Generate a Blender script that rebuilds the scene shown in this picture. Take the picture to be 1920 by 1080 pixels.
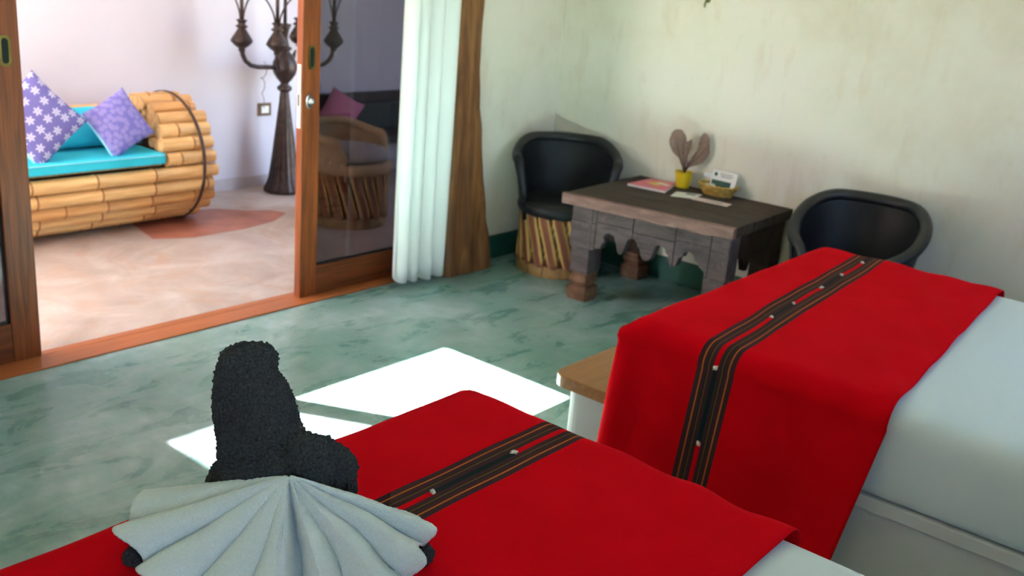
import bpy, math, random
from mathutils import Vector, Matrix, noise

for o in list(bpy.data.objects):
    bpy.data.objects.remove(o, do_unlink=True)
scene = bpy.context.scene
col = scene.collection
PI = math.pi
random.seed(7)

# ------------------------------------------------------------------ camera
FPX, PITCH, ROLL, YAW, CAMH = 1837.87, math.radians(17.78), math.radians(4.794), math.radians(51.538), 1.6
fw = Vector((math.cos(PITCH) * math.sin(YAW), math.cos(PITCH) * math.cos(YAW), -math.sin(PITCH)))
rt = Vector((math.cos(YAW), -math.sin(YAW), 0))
up = rt.cross(fw)
cr, sr = math.cos(ROLL), math.sin(ROLL)
CR = rt * cr + up * sr
CU = up * cr - rt * sr
cam_d = bpy.data.cameras.new('camera')
cam = bpy.data.objects.new('camera', cam_d)
col.objects.link(cam)
cam.matrix_world = Matrix(((CR.x, CU.x, -fw.x, 0), (CR.y, CU.y, -fw.y, 0), (CR.z, CU.z, -fw.z, CAMH), (0, 0, 0, 1)))
cam_d.sensor_width = 36
cam_d.lens = FPX / 1920 * 36
cam_d.clip_start = 0.05
cam_d.dof.use_dof = True
cam_d.dof.focus_distance = 1.75
cam_d.dof.aperture_fstop = 5.6
scene.camera = cam

# ------------------------------------------------------------------ world, sun, exposure
SUN_T = 1.19                      # tangent of the sun's elevation
SUN_D = Vector((0.46, -0.888, -SUN_T)).normalized()
world = bpy.data.worlds.new('world')
scene.world = world
world.use_nodes = True
wn = world.node_tree
wn.nodes.clear()
sky = wn.nodes.new('ShaderNodeTexSky')
sky.sky_type = 'NISHITA'
sky.sun_disc = False
sky.sun_elevation = math.atan(SUN_T)
sky.sun_rotation = math.radians(-27)
sky.air_density = 1.0
sky.dust_density = 1.0
bg = wn.nodes.new('ShaderNodeBackground')
bg.inputs['Strength'].default_value = 1.05
wo = wn.nodes.new('ShaderNodeOutputWorld')
wn.links.new(sky.outputs[0], bg.inputs[0])
wn.links.new(bg.outputs[0], wo.inputs[0])

sun_d = bpy.data.lights.new('sun', 'SUN')
sun_d.energy = 150.0
sun_d.angle = math.radians(0.6)
sun_d.color = (1.0, 0.97, 0.95)
sun = bpy.data.objects.new('sun', sun_d)
col.objects.link(sun)
sun.rotation_euler = SUN_D.to_track_quat('-Z', 'Y').to_euler()
sun.location = (-3, 9, 9)


def portal(name, loc, rot, sx, sy):
    d = bpy.data.lights.new(name, 'AREA')
    d.shape = 'RECTANGLE'
    d.size, d.size_y = sx, sy
    d.cycles.is_portal = True
    o = bpy.data.objects.new(name, d)
    col.objects.link(o)
    o.location = loc
    o.rotation_euler = rot
    return o


scene.view_settings.view_transform = 'Standard'
scene.view_settings.look = 'None'
scene.view_settings.exposure = 1.17
scene.view_settings.gamma = 1.0
scene.view_settings.use_curve_mapping = False


# ------------------------------------------------------------------ helpers
class MB:
    def __init__(self):
        self.v, self.f, self.uv = [], [], None

    def add(self, vs, fs):
        b = len(self.v)
        self.v += [Vector(p) for p in vs]
        self.f += [tuple(b + i for i in f) for f in fs]
        return self

    def box(self, x0, x1, y0, y1, z0, z1):
        vs = [(x, y, z) for x in (x0, x1) for y in (y0, y1) for z in (z0, z1)]
        fs = [(0, 1, 3, 2), (4, 6, 7, 5), (0, 4, 5, 1), (2, 3, 7, 6), (0, 2, 6, 4), (1, 5, 7, 3)]
        return self.add(vs, fs)

    def tube(self, path, rad, n=10, cap=True, flat=1.0, ref=None):
        P = [Vector(p) for p in path]
        if not hasattr(rad, '__len__'):
            rad = [rad] * len(P)
        rings = []
        r = Vector(ref) if ref else Vector((0, 0, 1))
        for i, p in enumerate(P):
            t = (P[min(i + 1, len(P) - 1)] - P[max(i - 1, 0)]).normalized()
            if abs(t.dot(r)) > 0.97:
                r = Vector((1, 0, 0)) if abs(t.x) < 0.9 else Vector((0, 1, 0))
            a = (r - t * r.dot(t)).normalized()
            b = t.cross(a)
            r = a
            rings.append([p + (a * math.cos(2 * PI * k / n) * flat + b * math.sin(2 * PI * k / n)) * rad[i] for k in range(n)])
        base = len(self.v)
        for g in rings:
            self.v += g
        for i in range(len(rings) - 1):
            for k in range(n):
                a0 = base + i * n + k
                a1 = base + i * n + (k + 1) % n
                self.f.append((a0, a1, a1 + n, a0 + n))
        if cap:
            self.f.append(tuple(base + k for k in reversed(range(n))))
            self.f.append(tuple(base + (len(rings) - 1) * n + k for k in range(n)))
        return self

    def lathe(self, prof, n=24, c=(0, 0, 0), sx=1.0, sy=1.0, flute=None):
        base = len(self.v)
        for i, (r, z) in enumerate(prof):
            for k in range(n):
                a = 2 * PI * k / n
                rr = r * (1 + (flute(i, a) if flute else 0))
                self.v.append(Vector((c[0] + rr * math.cos(a) * sx, c[1] + rr * math.sin(a) * sy, c[2] + z)))
        for i in range(len(prof) - 1):
            for k in range(n):
                a0 = base + i * n + k
                a1 = base + i * n + (k + 1) % n
                self.f.append((a0, a1, a1 + n, a0 + n))
        self.f.append(tuple(base + k for k in reversed(range(n))))
        self.f.append(tuple(base + (len(prof) - 1) * n + k for k in range(n)))
        return self

    def prism(self, poly, fn0, fn1):
        n = len(poly)
        vs = [fn0(p) for p in poly] + [fn1(p) for p in poly]
        fs = [tuple(reversed(range(n))), tuple(range(n, 2 * n))]
        fs += [(i, (i + 1) % n, (i + 1) % n + n, i + n) for i in range(n)]
        return self.add(vs, fs)

    def grid(self, fn, nu, nv, uvf=None):
        base = len(self.v)
        uvs = []
        for i in range(nu + 1):
            for j in range(nv + 1):
                self.v.append(Vector(fn(i / nu, j / nv)))
                if uvf:
                    uvs.append(uvf(i / nu, j / nv))
        for i in range(nu):
            for j in range(nv):
                a = base + i * (nv + 1) + j
                self.f.append((a, a + nv + 1, a + nv + 2, a + 1))
        if uvf:
            self.uv = uvs
        return self

    def build(self, name, mat, parent=None, smooth=False, bevel=0, seg=2, loc=None, recalc=True):
        me = bpy.data.meshes.new(name)
        me.from_pydata([tuple(p) for p in self.v], [], self.f)
        if self.uv:
            lay = me.uv_layers.new(name='UVMap')
            for l in me.loops:
                lay.data[l.index].uv = self.uv[l.vertex_index]
        if recalc:
            import bmesh
            bm = bmesh.new()
            bm.from_mesh(me)
            bmesh.ops.recalc_face_normals(bm, faces=bm.faces)
            bm.to_mesh(me)
            bm.free()
        if smooth:
            for p in me.polygons:
                p.use_smooth = True
        me.materials.append(mat)
        o = bpy.data.objects.new(name, me)
        col.objects.link(o)
        if parent:
            o.parent = parent
        if loc:
            o.location = loc
        if bevel:
            m = o.modifiers.new('bevel', 'BEVEL')
            m.width = bevel
            m.segments = seg
            m.limit_method = 'ANGLE'
        return o


def sstep(a, b_, x):
    t = max(0, min(1, (x - a) / (b_ - a)))
    return t * t * (3 - 2 * t)


def autosmooth(o, ang=40):
    for p in o.data.polygons:
        p.use_smooth = True
    o.data.set_sharp_from_angle(angle=math.radians(ang))
    return o


def tag(o, label=None, cat=None, group=None, kind=None):
    if label: o['label'] = label
    if cat: o['category'] = cat
    if group: o['group'] = group
    if kind: o['kind'] = kind
    return o


def thing(name, label, cat, loc=(0, 0, 0), rz=0, group=None):
    o = bpy.data.objects.new(name, None)
    o.empty_display_size = 0.1
    col.objects.link(o)
    o.location = loc
    o.rotation_euler = (0, 0, rz)
    return tag(o, label, cat, group)


def srgb(r, g, b):
    def f(c):
        c /= 255
        return c / 12.92 if c <= 0.04045 else ((c + 0.055) / 1.055) ** 2.4
    return (f(r), f(g), f(b), 1)


def mat(name, rough=0.6, spec=0.5, metal=0.0):
    m = bpy.data.materials.new(name)
    m.use_nodes = True
    b = m.node_tree.nodes['Principled BSDF']
    b.inputs['Roughness'].default_value = rough
    b.inputs['Specular IOR Level'].default_value = spec
    b.inputs['Metallic'].default_value = metal
    return m, m.node_tree, b


def N(nt, typ, **kw):
    n = nt.nodes.new(typ)
    for k, v in kw.items():
        setattr(n, k, v)
    return n


def coords(nt, scale=(1, 1, 1), kind='Object', rot=(0, 0, 0)):
    tc = N(nt, 'ShaderNodeTexCoord')
    mp = N(nt, 'ShaderNodeMapping')
    mp.inputs['Scale'].default_value = scale
    mp.inputs['Rotation'].default_value = rot
    nt.links.new(tc.outputs[kind], mp.inputs['Vector'])
    return mp.outputs[0]


def ramp(nt, fac, stops, interp='LINEAR'):
    r = N(nt, 'ShaderNodeValToRGB')
    r.color_ramp.interpolation = interp
    e = r.color_ramp.elements
    while len(e) > len(stops): e.remove(e[-1])
    while len(e) < len(stops): e.new(0.5)
    for i, (p, c) in enumerate(stops):
        e[i].position = p
        e[i].color = c
    nt.links.new(fac, r.inputs[0])
    return r.outputs[0]


def noise_t(nt, vec, scale, detail=4, rough=0.5, dist=0.0):
    n = N(nt, 'ShaderNodeTexNoise')
    n.inputs['Scale'].default_value = scale
    n.inputs['Detail'].default_value = detail
    n.inputs['Roughness'].default_value = rough
    n.inputs['Distortion'].default_value = dist
    nt.links.new(vec, n.inputs['Vector'])
    return n.outputs['Fac']


def mix(nt, fac, a, b, mode='MIX'):
    m = N(nt, 'ShaderNodeMix', data_type='RGBA', blend_type=mode)
    for sock, val in ((m.inputs[0], fac), (m.inputs[6], a), (m.inputs[7], b)):
        if hasattr(val, 'links'):
            nt.links.new(val, sock)
        else:
            sock.default_value = val
    return m.outputs[2]


def bump(nt, b, h, strength=0.3, dist=0.01):
    n = N(nt, 'ShaderNodeBump')
    n.inputs['Strength'].default_value = strength
    n.inputs['Distance'].default_value = dist
    nt.links.new(h, n.inputs['Height'])
    nt.links.new(n.outputs[0], b.inputs['Normal'])


def plain(name, c, rough=0.6, spec=0.4, metal=0.0, var=0.0, vs=20, bmp=0.0, bs=60):
    m, nt, b = mat(name, rough, spec, metal)
    v = coords(nt)
    if var:
        d = tuple(max(0, x * (1 - var)) for x in c[:3]) + (1,)
        l = tuple(min(1, x * (1 + var)) for x in c[:3]) + (1,)
        nt.links.new(ramp(nt, noise_t(nt, v, vs), [(0.3, d), (0.7, l)]), b.inputs['Base Color'])
    else:
        b.inputs['Base Color'].default_value = c
    if bmp:
        bump(nt, b, noise_t(nt, v, bs, 3), bmp, 0.005)
    return m


def wood(name, dark, light, scale=(3, 3, 30), rough=0.45, axis='z', spec=0.4, nscale=3.0):
    m, nt, b = mat(name, rough, spec)
    s = {'x': (0.8, 14, 14), 'y': (14, 0.8, 14), 'z': (14, 14, 0.8)}[axis]
    v = coords(nt, s)
    n1 = noise_t(nt, v, nscale, 6, 0.6, 1.2)
    c = ramp(nt, n1, [(0.25, dark), (0.75, light)])
    nt.links.new(c, b.inputs['Base Color'])
    bump(nt, b, n1, 0.15, 0.003)
    return m


M = {}
# room plaster: pale, warm, mottled
m, nt, b = mat('plaster_room', 0.9, 0.15)
v = coords(nt)
n1 = noise_t(nt, v, 1.6, 6, 0.6)
n2 = noise_t(nt, coords(nt, (6, 6, 1.6)), 1.5, 5, 0.6)
c = ramp(nt, n1, [(0.3, srgb(226, 213, 194)), (0.5, srgb(236, 227, 212)), (0.7, srgb(238, 227, 218))])
c = mix(nt, ramp(nt, n2, [(0.56, (0, 0, 0, 1)), (0.82, (0.45, 0.45, 0.45, 1))]), c, srgb(208, 182, 150))
c = mix(nt, ramp(nt, noise_t(nt, coords(nt, (1, 1, 0.55)), 13, 5, 0.7), [(0.6, (0, 0, 0, 1)), (0.85, (0.4, 0.4, 0.4, 1))]), c, srgb(200, 176, 144))
nt.links.new(c, b.inputs['Base Color'])
bump(nt, b, noise_t(nt, v, 9, 6), 0.12, 0.02)
M['plaster'] = m
# terrace plaster
m, nt, b = mat('plaster_terrace', 0.9, 0.1)
v = coords(nt)
c = ramp(nt, noise_t(nt, v, 1.2, 5), [(0.3, srgb(208, 200, 210)), (0.7, srgb(216, 208, 218))])
nt.links.new(c, b.inputs['Base Color'])
M['plaster_terrace'] = m
# polished teal cement
m, nt, b = mat('teal_cement', 0.32, 0.5)
v = coords(nt)
n1 = noise_t(nt, v, 1.7, 12, 0.66, 0.35)
n2 = noise_t(nt, coords(nt, (1.0, 2.6, 1), rot=(0, 0, 0.6)), 2.6, 10, 0.68, 0.8)
n3 = noise_t(nt, coords(nt, (2.4, 1.0, 1), rot=(0, 0, 0.4)), 6.0, 8, 0.7, 0.3)
c = ramp(nt, n1, [(0.36, srgb(94, 140, 128)), (0.46, srgb(116, 155, 147)), (0.54, srgb(138, 170, 164)), (0.66, srgb(188, 208, 207))])
c = mix(nt, 0.38, c, ramp(nt, n2, [(0.36, srgb(90, 134, 120)), (0.50, srgb(128, 162, 154)), (0.64, srgb(184, 196, 196))]))
c = mix(nt, 1.0, c, ramp(nt, n3, [(0.34, (0.80, 0.84, 0.83, 1)), (0.66, (1.12, 1.08, 1.09, 1))]), 'MULTIPLY')
nt.links.new(c, b.inputs['Base Color'])
nt.links.new(ramp(nt, n2, [(0.2, (0.25, 0.25, 0.25, 1)), (0.8, (0.31, 0.31, 0.31, 1))]), b.inputs['Roughness'])
bump(nt, b, n1, 0.03, 0.01)
M['teal'] = m
M['teal_skirt'] = plain('teal_paint', srgb(44, 92, 78), 0.5, var=0.2, vs=6)
# terrace cement
m, nt, b = mat('terrace_cement', 0.4, 0.45)
v = coords(nt)
c = ramp(nt, noise_t(nt, v, 2.2, 8, 0.65, 1.0), [(0.3, srgb(162, 142, 130)), (0.5, srgb(186, 169, 159)), (0.7, srgb(208, 194, 186))])
c = mix(nt, ramp(nt, noise_t(nt, v, 3.7, 6, 0.6, 2.0), [(0.5, (0, 0, 0, 1)), (0.75, (0.6, 0.6, 0.6, 1))]), c, srgb(188, 142, 108))
nt.links.new(c, b.inputs['Base Color'])
M['terrace'] = m
M['red_inlay'] = plain('red_cement', srgb(172, 108, 88), 0.42, var=0.22, vs=7)
M['garden'] = plain('garden_ground', srgb(120, 124, 88), 0.95, var=0.25, vs=2)
M['ceiling'] = plain('ceiling_paint', srgb(226, 222, 210), 0.95, var=0.04, vs=3)
M['base_grey'] = plain('baseboard_paint', srgb(190, 178, 180), 0.7, var=0.06)
# woods
M['door_wood'] = wood('door_wood', srgb(92, 40, 14), srgb(164, 82, 32), axis='z')
M['door_wood_x'] = wood('door_wood_rail', srgb(84, 36, 14), srgb(146, 72, 30), axis='x')
M['sill_wood'] = wood('threshold_wood', srgb(156, 84, 42), srgb(190, 110, 62), axis='x', rough=0.4)
M['dark_gap'] = plain('dark_gasket', srgb(20, 18, 18), 0.6)
m, nt, b = mat('live_edge_wood', 0.55, 0.35)
v = coords(nt, (5, 5, 0.55))
n1 = noise_t(nt, v, 2.2, 9, 0.66, 1.2)
c = ramp(nt, n1, [(0.25, srgb(58, 30, 16)), (0.45, srgb(112, 68, 38)), (0.6, srgb(146, 98, 56)), (0.75, srgb(82, 46, 26))])
c = mix(nt, ramp(nt, noise_t(nt, coords(nt, (4, 4, 1.5)), 2.0, 4), [(0.5, (0, 0, 0, 1)), (0.75, (0.7, 0.7, 0.7, 1))]), c, srgb(92, 56, 34))
nt.links.new(c, b.inputs['Base Color'])
bump(nt, b, n1, 0.3, 0.006)
M['slab'] = m
M['board'] = wood('bed_board_wood', srgb(146, 92, 42), srgb(178, 120, 62), axis='x', rough=0.35)
# old painted table
def oldpaint(name, base1, base2, worn, pale, axis):
    m, nt, b = mat(name, 0.75, 0.25)
    s = {'y': (10, 2.0, 10), 'z': (10, 10, 2), 'n': (5, 5, 5)}[axis]
    v = coords(nt, s)
    n1 = noise_t(nt, v, 2.5, 8, 0.65, 0.6)
    n2 = noise_t(nt, coords(nt), 11, 6, 0.7, 0.4)
    c = ramp(nt, n1, [(0.3, base1), (0.62, base2), (0.8, worn)])
    c = mix(nt, ramp(nt, n2, [(0.6, (0, 0, 0, 1)), (0.72, (0.75, 0.75, 0.75, 1))]), c, pale)
    nt.links.new(c, b.inputs['Base Color'])
    bump(nt, b, n1, 0.45, 0.006)
    return m
M['tbl_top'] = oldpaint('worn_table_top', srgb(48, 38, 31), srgb(70, 57, 46), srgb(84, 68, 56), srgb(62, 51, 43), 'y')
M['tbl_edge'] = oldpaint('worn_red_edge', srgb(104, 76, 70), srgb(138, 104, 96), srgb(118, 98, 94), srgb(196, 178, 164), 'y')
M['tbl_front'] = oldpaint('worn_grey_paint', srgb(66, 54, 54), srgb(98, 84, 84), srgb(106, 76, 68), srgb(132, 112, 102), 'y')
M['tbl_side'] = oldpaint('dark_table_wood', srgb(40, 28, 20), srgb(62, 44, 32), srgb(74, 54, 40), srgb(58, 44, 36), 'n')
M['tbl_foot'] = oldpaint('brown_foot_wood', srgb(96, 64, 46), srgb(132, 94, 72), srgb(110, 84, 74), srgb(150, 118, 96), 'n')
# leather, chairs
M['leather'] = plain('black_leather', srgb(22, 22, 26), 0.5, 0.35, var=0.25, vs=8, bmp=0.15, bs=90)
M['leather_rim'] = plain('black_leather_rim', srgb(28, 28, 31), 0.42, 0.45, var=0.2, vs=8, bmp=0.12, bs=70)
M['tan_leather'] = plain('tan_leather', srgb(196, 160, 118), 0.6, 0.3, var=0.15, vs=6)
M['grey_cushion'] = plain('grey_cushion', srgb(178, 166, 164), 0.9, 0.1, var=0.1, vs=6)
m, nt, b = mat('cedar_slat', 0.6, 0.3)
tc = N(nt, 'ShaderNodeTexCoord')
sx = N(nt, 'ShaderNodeSeparateXYZ')
nt.links.new(tc.outputs['UV'], sx.inputs[0])
nz = noise_t(nt, coords(nt, (6, 6, 1.5)), 4, 4)
ad = N(nt, 'ShaderNodeMath', operation='MULTIPLY_ADD')
nt.links.new(nz, ad.inputs[0]); ad.inputs[1].default_value = 0.30
nt.links.new(sx.outputs[0], ad.inputs[2])
c = ramp(nt, ad.outputs[0], [(0.0, srgb(206, 164, 100)), (0.30, srgb(200, 156, 92)), (0.36, srgb(146, 84, 58)), (0.65, srgb(126, 72, 52)), (0.92, srgb(150, 90, 60)), (0.97, srgb(204, 160, 96))])
nt.links.new(c, b.inputs['Base Color'])
M['slat'] = m
M['hoop'] = wood('hoop_wood', srgb(140, 98, 56), srgb(184, 138, 84), axis='x')
M['red_base'] = wood('dark_red_slats', srgb(70, 36, 30), srgb(112, 62, 46), axis='z')
# textiles
m, nt, b = mat('white_sheet', 0.85, 0.15)
v = coords(nt)
b.inputs['Base Color'].default_value = srgb(222, 231, 236)
bump(nt, b, noise_t(nt, coords(nt, (1, 3, 5)), 3, 3), 0.15, 0.01)
b.inputs['Sheen Weight'].default_value = 0.1
M['sheet'] = m
M['bed_base'] = plain('white_bed_base', srgb(214, 216, 216), 0.8, 0.2, var=0.03, vs=4)
M['curtain'], nt, b = mat('white_curtain', 0.9, 0.1)
b.inputs['Base Color'].default_value = srgb(250, 247, 242)
tr = N(nt, 'ShaderNodeBsdfTranslucent')
tr.inputs[0].default_value = srgb(250, 247, 242)
ms = N(nt, 'ShaderNodeMixShader')
ms.inputs[0].default_value = 0.12
nt.links.new(b.outputs[0], ms.inputs[1]); nt.links.new(tr.outputs[0], ms.inputs[2])
nt.links.new(ms.outputs[0], nt.nodes['Material Output'].inputs[0])
M['terry_grey'] = plain('charcoal_terry', srgb(68, 68, 67), 1.0, 0.05, var=0.35, vs=260, bmp=0.6, bs=420)
M['terry_white'] = plain('white_terry', srgb(226, 232, 230), 1.0, 0.05, var=0.05, vs=300, bmp=0.6, bs=520)
M['turquoise'] = plain('turquoise_fabric', srgb(58, 196, 216), 0.85, 0.15, var=0.06, vs=9, bmp=0.1, bs=160)
M['aqua_trim'] = plain('aqua_trim', srgb(150, 220, 236), 0.85, 0.15)


def flower_fabric(name, basec, petal, scale, r0, r1, soft, rnd=0.35):
    m, nt, b = mat(name, 0.9, 0.1)
    tc = N(nt, 'ShaderNodeTexCoord')
    mp = N(nt, 'ShaderNodeMapping')
    mp.inputs['Scale'].default_value = (scale, scale, 1)
    nt.links.new(tc.outputs['UV'], mp.inputs[0])
    vo = N(nt, 'ShaderNodeTexVoronoi', voronoi_dimensions='2D')
    vo.inputs['Scale'].default_value = 1.0
    vo.inputs['Randomness'].default_value = rnd
    nt.links.new(mp.outputs[0], vo.inputs['Vector'])
    # petals: angle of the vector to the cell's centre
    sub = N(nt, 'ShaderNodeVectorMath', operation='SUBTRACT')
    nt.links.new(mp.outputs[0], sub.inputs[0]); nt.links.new(vo.outputs['Position'], sub.inputs[1])
    sp = N(nt, 'ShaderNodeSeparateXYZ'); nt.links.new(sub.outputs[0], sp.inputs[0])
    at = N(nt, 'ShaderNodeMath', operation='ARCTAN2')
    nt.links.new(sp.outputs[1], at.inputs[0]); nt.links.new(sp.outputs[0], at.inputs[1])
    m6 = N(nt, 'ShaderNodeMath', operation='MULTIPLY'); m6.inputs[1].default_value = 6
    nt.links.new(at.outputs[0], m6.inputs[0])
    cs = N(nt, 'ShaderNodeMath', operation='COSINE'); nt.links.new(m6.outputs[0], cs.inputs[0])
    ma = N(nt, 'ShaderNodeMath', operation='MULTIPLY_ADD'); ma.inputs[1].default_value = -0.11
    nt.links.new(cs.outputs[0], ma.inputs[0]); nt.links.new(vo.outputs['Distance'], ma.inputs[2])
    c = ramp(nt, ma.outputs[0], [(0.0, basec), (r0, petal), (r1, petal), (min(1, r1 + soft), basec)])
    c = mix(nt, 0.25, c, ramp(nt, noise_t(nt, mp.outputs[0], 14, 3), [(0.3, srgb(100, 96, 160)), (0.7, srgb(146, 138, 190))]))
    nt.links.new(c, b.inputs['Base Color'])
    return m


M['flower_a'] = flower_fabric('purple_flower_print', srgb(104, 98, 158), srgb(218, 214, 228), 5.5, 0.06, 0.22, 0.08)
M['flower_b'] = flower_fabric('lilac_small_print', srgb(120, 112, 190), srgb(164, 152, 208), 9.0, 0.1, 0.25, 0.3, 0.9)
M['pink_cushion'] = plain('pink_fabric', srgb(206, 120, 150), 0.9, 0.1)
# bamboo
m, nt, b = mat('bamboo', 0.42, 0.45)
oi = N(nt, 'ShaderNodeObjectInfo')
v = coords(nt, (1.2, 16, 16))
n1 = noise_t(nt, v, 3, 5, 0.6)
c = ramp(nt, n1, [(0.25, srgb(206, 152, 92)), (0.55, srgb(234, 190, 132)), (0.8, srgb(244, 210, 160))])
c = mix(nt, 1.0, c, ramp(nt, oi.outputs['Random'], [(0, srgb(232, 212, 190)), (1, srgb(255, 255, 248))]), 'MULTIPLY')
nt.links.new(c, b.inputs['Base Color'])
M['bamboo'] = m
M['bamboo_node'] = plain('bamboo_joint', srgb(168, 112, 62), 0.6, var=0.2, vs=30)
M['bamboo_dark'] = plain('bamboo_inside', srgb(70, 46, 26), 0.9)
M['bamboo_end'] = plain('bamboo_cut', srgb(206, 160, 110), 0.8, var=0.25, vs=60)
M['iron'] = plain('dark_iron', srgb(66, 52, 48), 0.45, 0.5, metal=0.6, var=0.3, vs=25, bmp=0.2, bs=60)
M['band'] = plain('rusty_band', srgb(84, 62, 54), 0.6, 0.4, metal=0.3, var=0.2)
M['chrome'] = plain('chrome', srgb(210, 212, 214), 0.2, 0.5, metal=1.0)
M['brass'] = plain('aged_brass', srgb(120, 104, 52), 0.4, 0.5, metal=0.9, var=0.2)
M['black'] = plain('black_recess', srgb(14, 14, 14), 0.7)
M['white_plate'] = plain('white_plate', srgb(236, 232, 228), 0.4)
M['outlet_wood'] = plain('outlet_wood', srgb(110, 78, 52), 0.6, var=0.2)
M['wire'] = plain('thin_wire', srgb(120, 108, 110), 0.6)
# glass with a sun tint
m, nt, b = mat('tinted_glass')
nt.nodes.remove(b)
tp = N(nt, 'ShaderNodeBsdfTransparent'); tp.inputs[0].default_value = (0.36, 0.35, 0.365, 1)
gl = N(nt, 'ShaderNodeBsdfGlossy'); gl.inputs['Roughness'].default_value = 0.01
lwt = N(nt, 'ShaderNodeLayerWeight'); lwt.inputs[0].default_value = 0.5
pw5 = N(nt, 'ShaderNodeMath', operation='POWER'); pw5.inputs[1].default_value = 5
nt.links.new(lwt.outputs['Facing'], pw5.inputs[0])
fr = N(nt, 'ShaderNodeMath', operation='MULTIPLY_ADD'); fr.inputs[1].default_value = 0.9; fr.inputs[2].default_value = 0.04
nt.links.new(pw5.outputs[0], fr.inputs[0])
ms = N(nt, 'ShaderNodeMixShader')
nt.links.new(fr.outputs[0], ms.inputs[0]); nt.links.new(tp.outputs[0], ms.inputs[1]); nt.links.new(gl.outputs[0], ms.inputs[2])
nt.links.new(ms.outputs[0], nt.nodes['Material Output'].inputs[0])
M['glass'] = m
m2 = m.copy(); m2.name = 'clear_glass'
[n for n in m2.node_tree.nodes if n.type == 'BSDF_TRANSPARENT'][0].inputs[0].default_value = (0.96, 0.97, 0.97, 1)
M['clear_glass'] = m2

# ------------------------------------------------------------------ the setting
WX, WY = 4.76, 3.56          # back wall and door wall of the room
LX, RY = -2.3, -0.72         # left wall and rear (headboard) wall
CZ = 2.9
TY = 5.76                    # far wall of the terrace


def struct(name, mb, material, **kw):
    o = mb.build(name, material, **kw)
    o['kind'] = 'structure'
    return o


struct('floor', MB().box(LX, WX, RY, 3.545, -0.12, 0), M['teal'])
struct('floor_terrace', MB().box(-4.5, 6.6, 3.714, 6.0, -0.12, 0), M['terrace'])
struct('ground_garden', MB().box(-14, 14, 6.0, 18, -0.3, -0.13).box(-14, -4.5, 3.5, 6.0, -0.3, -0.13).box(-14, LX - 0.16, -8, 3.5, -0.3, -0.13).box(LX - 0.16, 14, -8, RY - 0.16, -0.3, -0.13), M['garden'])
# red cement inlay in the terrace floor: a low plate flush with the cement
inl = [(2.90, 4.93), (3.10, 4.84), (3.45, 4.84), (3.72, 4.90), (3.90, 5.02), (3.86, 5.13), (3.72, 5.20), (3.60, 5.34), (3.30, 5.42), (2.98, 5.30)]
struct('floor_inlay', MB().prism(inl, lambda p: (p[0], p[1], -0.01), lambda p: (p[0], p[1], 0.0015)), M['red_inlay'])
# threshold with two tracks
tm = MB()
for y0, y1, z in ((3.545, 3.668, 0.006), (3.668, 3.671, 0.002), (3.671, 3.714, 0.006)):
    tm.box(0.50, 3.86, y0, y1, -0.12, z)
struct('trim_1', tm, M['sill_wood'])
struct('wall_back', MB().box(WX, WX + 0.16, RY - 0.16, WY + 0.17, -0.12, CZ), M['plaster'])
wd = MB().box(3.86, WX, WY, WY + 0.17, -0.12, CZ).box(0.50, 3.86, WY, WY + 0.17, 2.25, CZ).box(LX - 0.16, 0.50, WY, WY + 0.17, -0.12, CZ)
struct('wall_door', wd, M['plaster'])
# left wall, rear (headboard) wall with an unseen, added window
struct('wall_left', MB().box(LX - 0.16, LX, RY - 0.16, WY, -0.12, CZ), M['plaster'])
WIN = ((-1.5, 0.05), (2.65, 3.95))  # unseen rear openings, added to let fill skylight into the room
QZ0, QZ1 = 1.15, 2.40
rw = MB()
for x0, x1 in ((LX, WIN[0][0]), (WIN[0][1], WIN[1][0]), (WIN[1][1], WX)):
    rw.box(x0, x1, RY - 0.16, RY, -0.12, CZ)
for x0, x1 in WIN:
    rw.box(x0, x1, RY - 0.16, RY, -0.12, QZ0).box(x0, x1, RY - 0.16, RY, QZ1, CZ)
struct('wall_rear', rw, M['plaster'])
struct('ceiling', MB().box(LX - 0.16, WX + 0.16, RY - 0.16, WY + 0.17, CZ, CZ + 0.12), M['ceiling'])
for i, (q0, q1) in enumerate(WIN):
    w1 = MB()
    qm = (q0 + q1) / 2
    for x0, x1 in ((q0, q0 + 0.07), (q1 - 0.07, q1), (qm - 0.03, qm + 0.03)):
        w1.box(x0, x1, RY - 0.11, RY - 0.05, QZ0, QZ1)
    for z0, z1 in ((QZ0, QZ0 + 0.07), (QZ1 - 0.07, QZ1)):
        w1.box(q0, q1, RY - 0.11, RY - 0.05, z0, z1)
    win = struct('window_fill_%d' % (i + 1), w1, M['door_wood'])
    for x0, x1 in ((q0 + 0.07, qm - 0.03), (qm + 0.03, q1 - 0.07)):
        MB().box(x0, x1, RY - 0.083, RY - 0.077, QZ0 + 0.07, QZ1 - 0.07).build('pane', M['clear_glass'], win)
    portal('portal_window', (qm, RY - 0.02, (QZ0 + QZ1) / 2), (math.radians(90), 0, 0), q1 - q0, QZ1 - QZ0)
# skirting in teal paint
struct('baseboard_door', MB().box(4.0, WX - 0.012, WY - 0.012, WY, 0, 0.135), M['teal_skirt'])
struct('baseboard_back', MB().box(WX - 0.012, WX, RY, WY, 0, 0.135), M['teal_skirt'])
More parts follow.
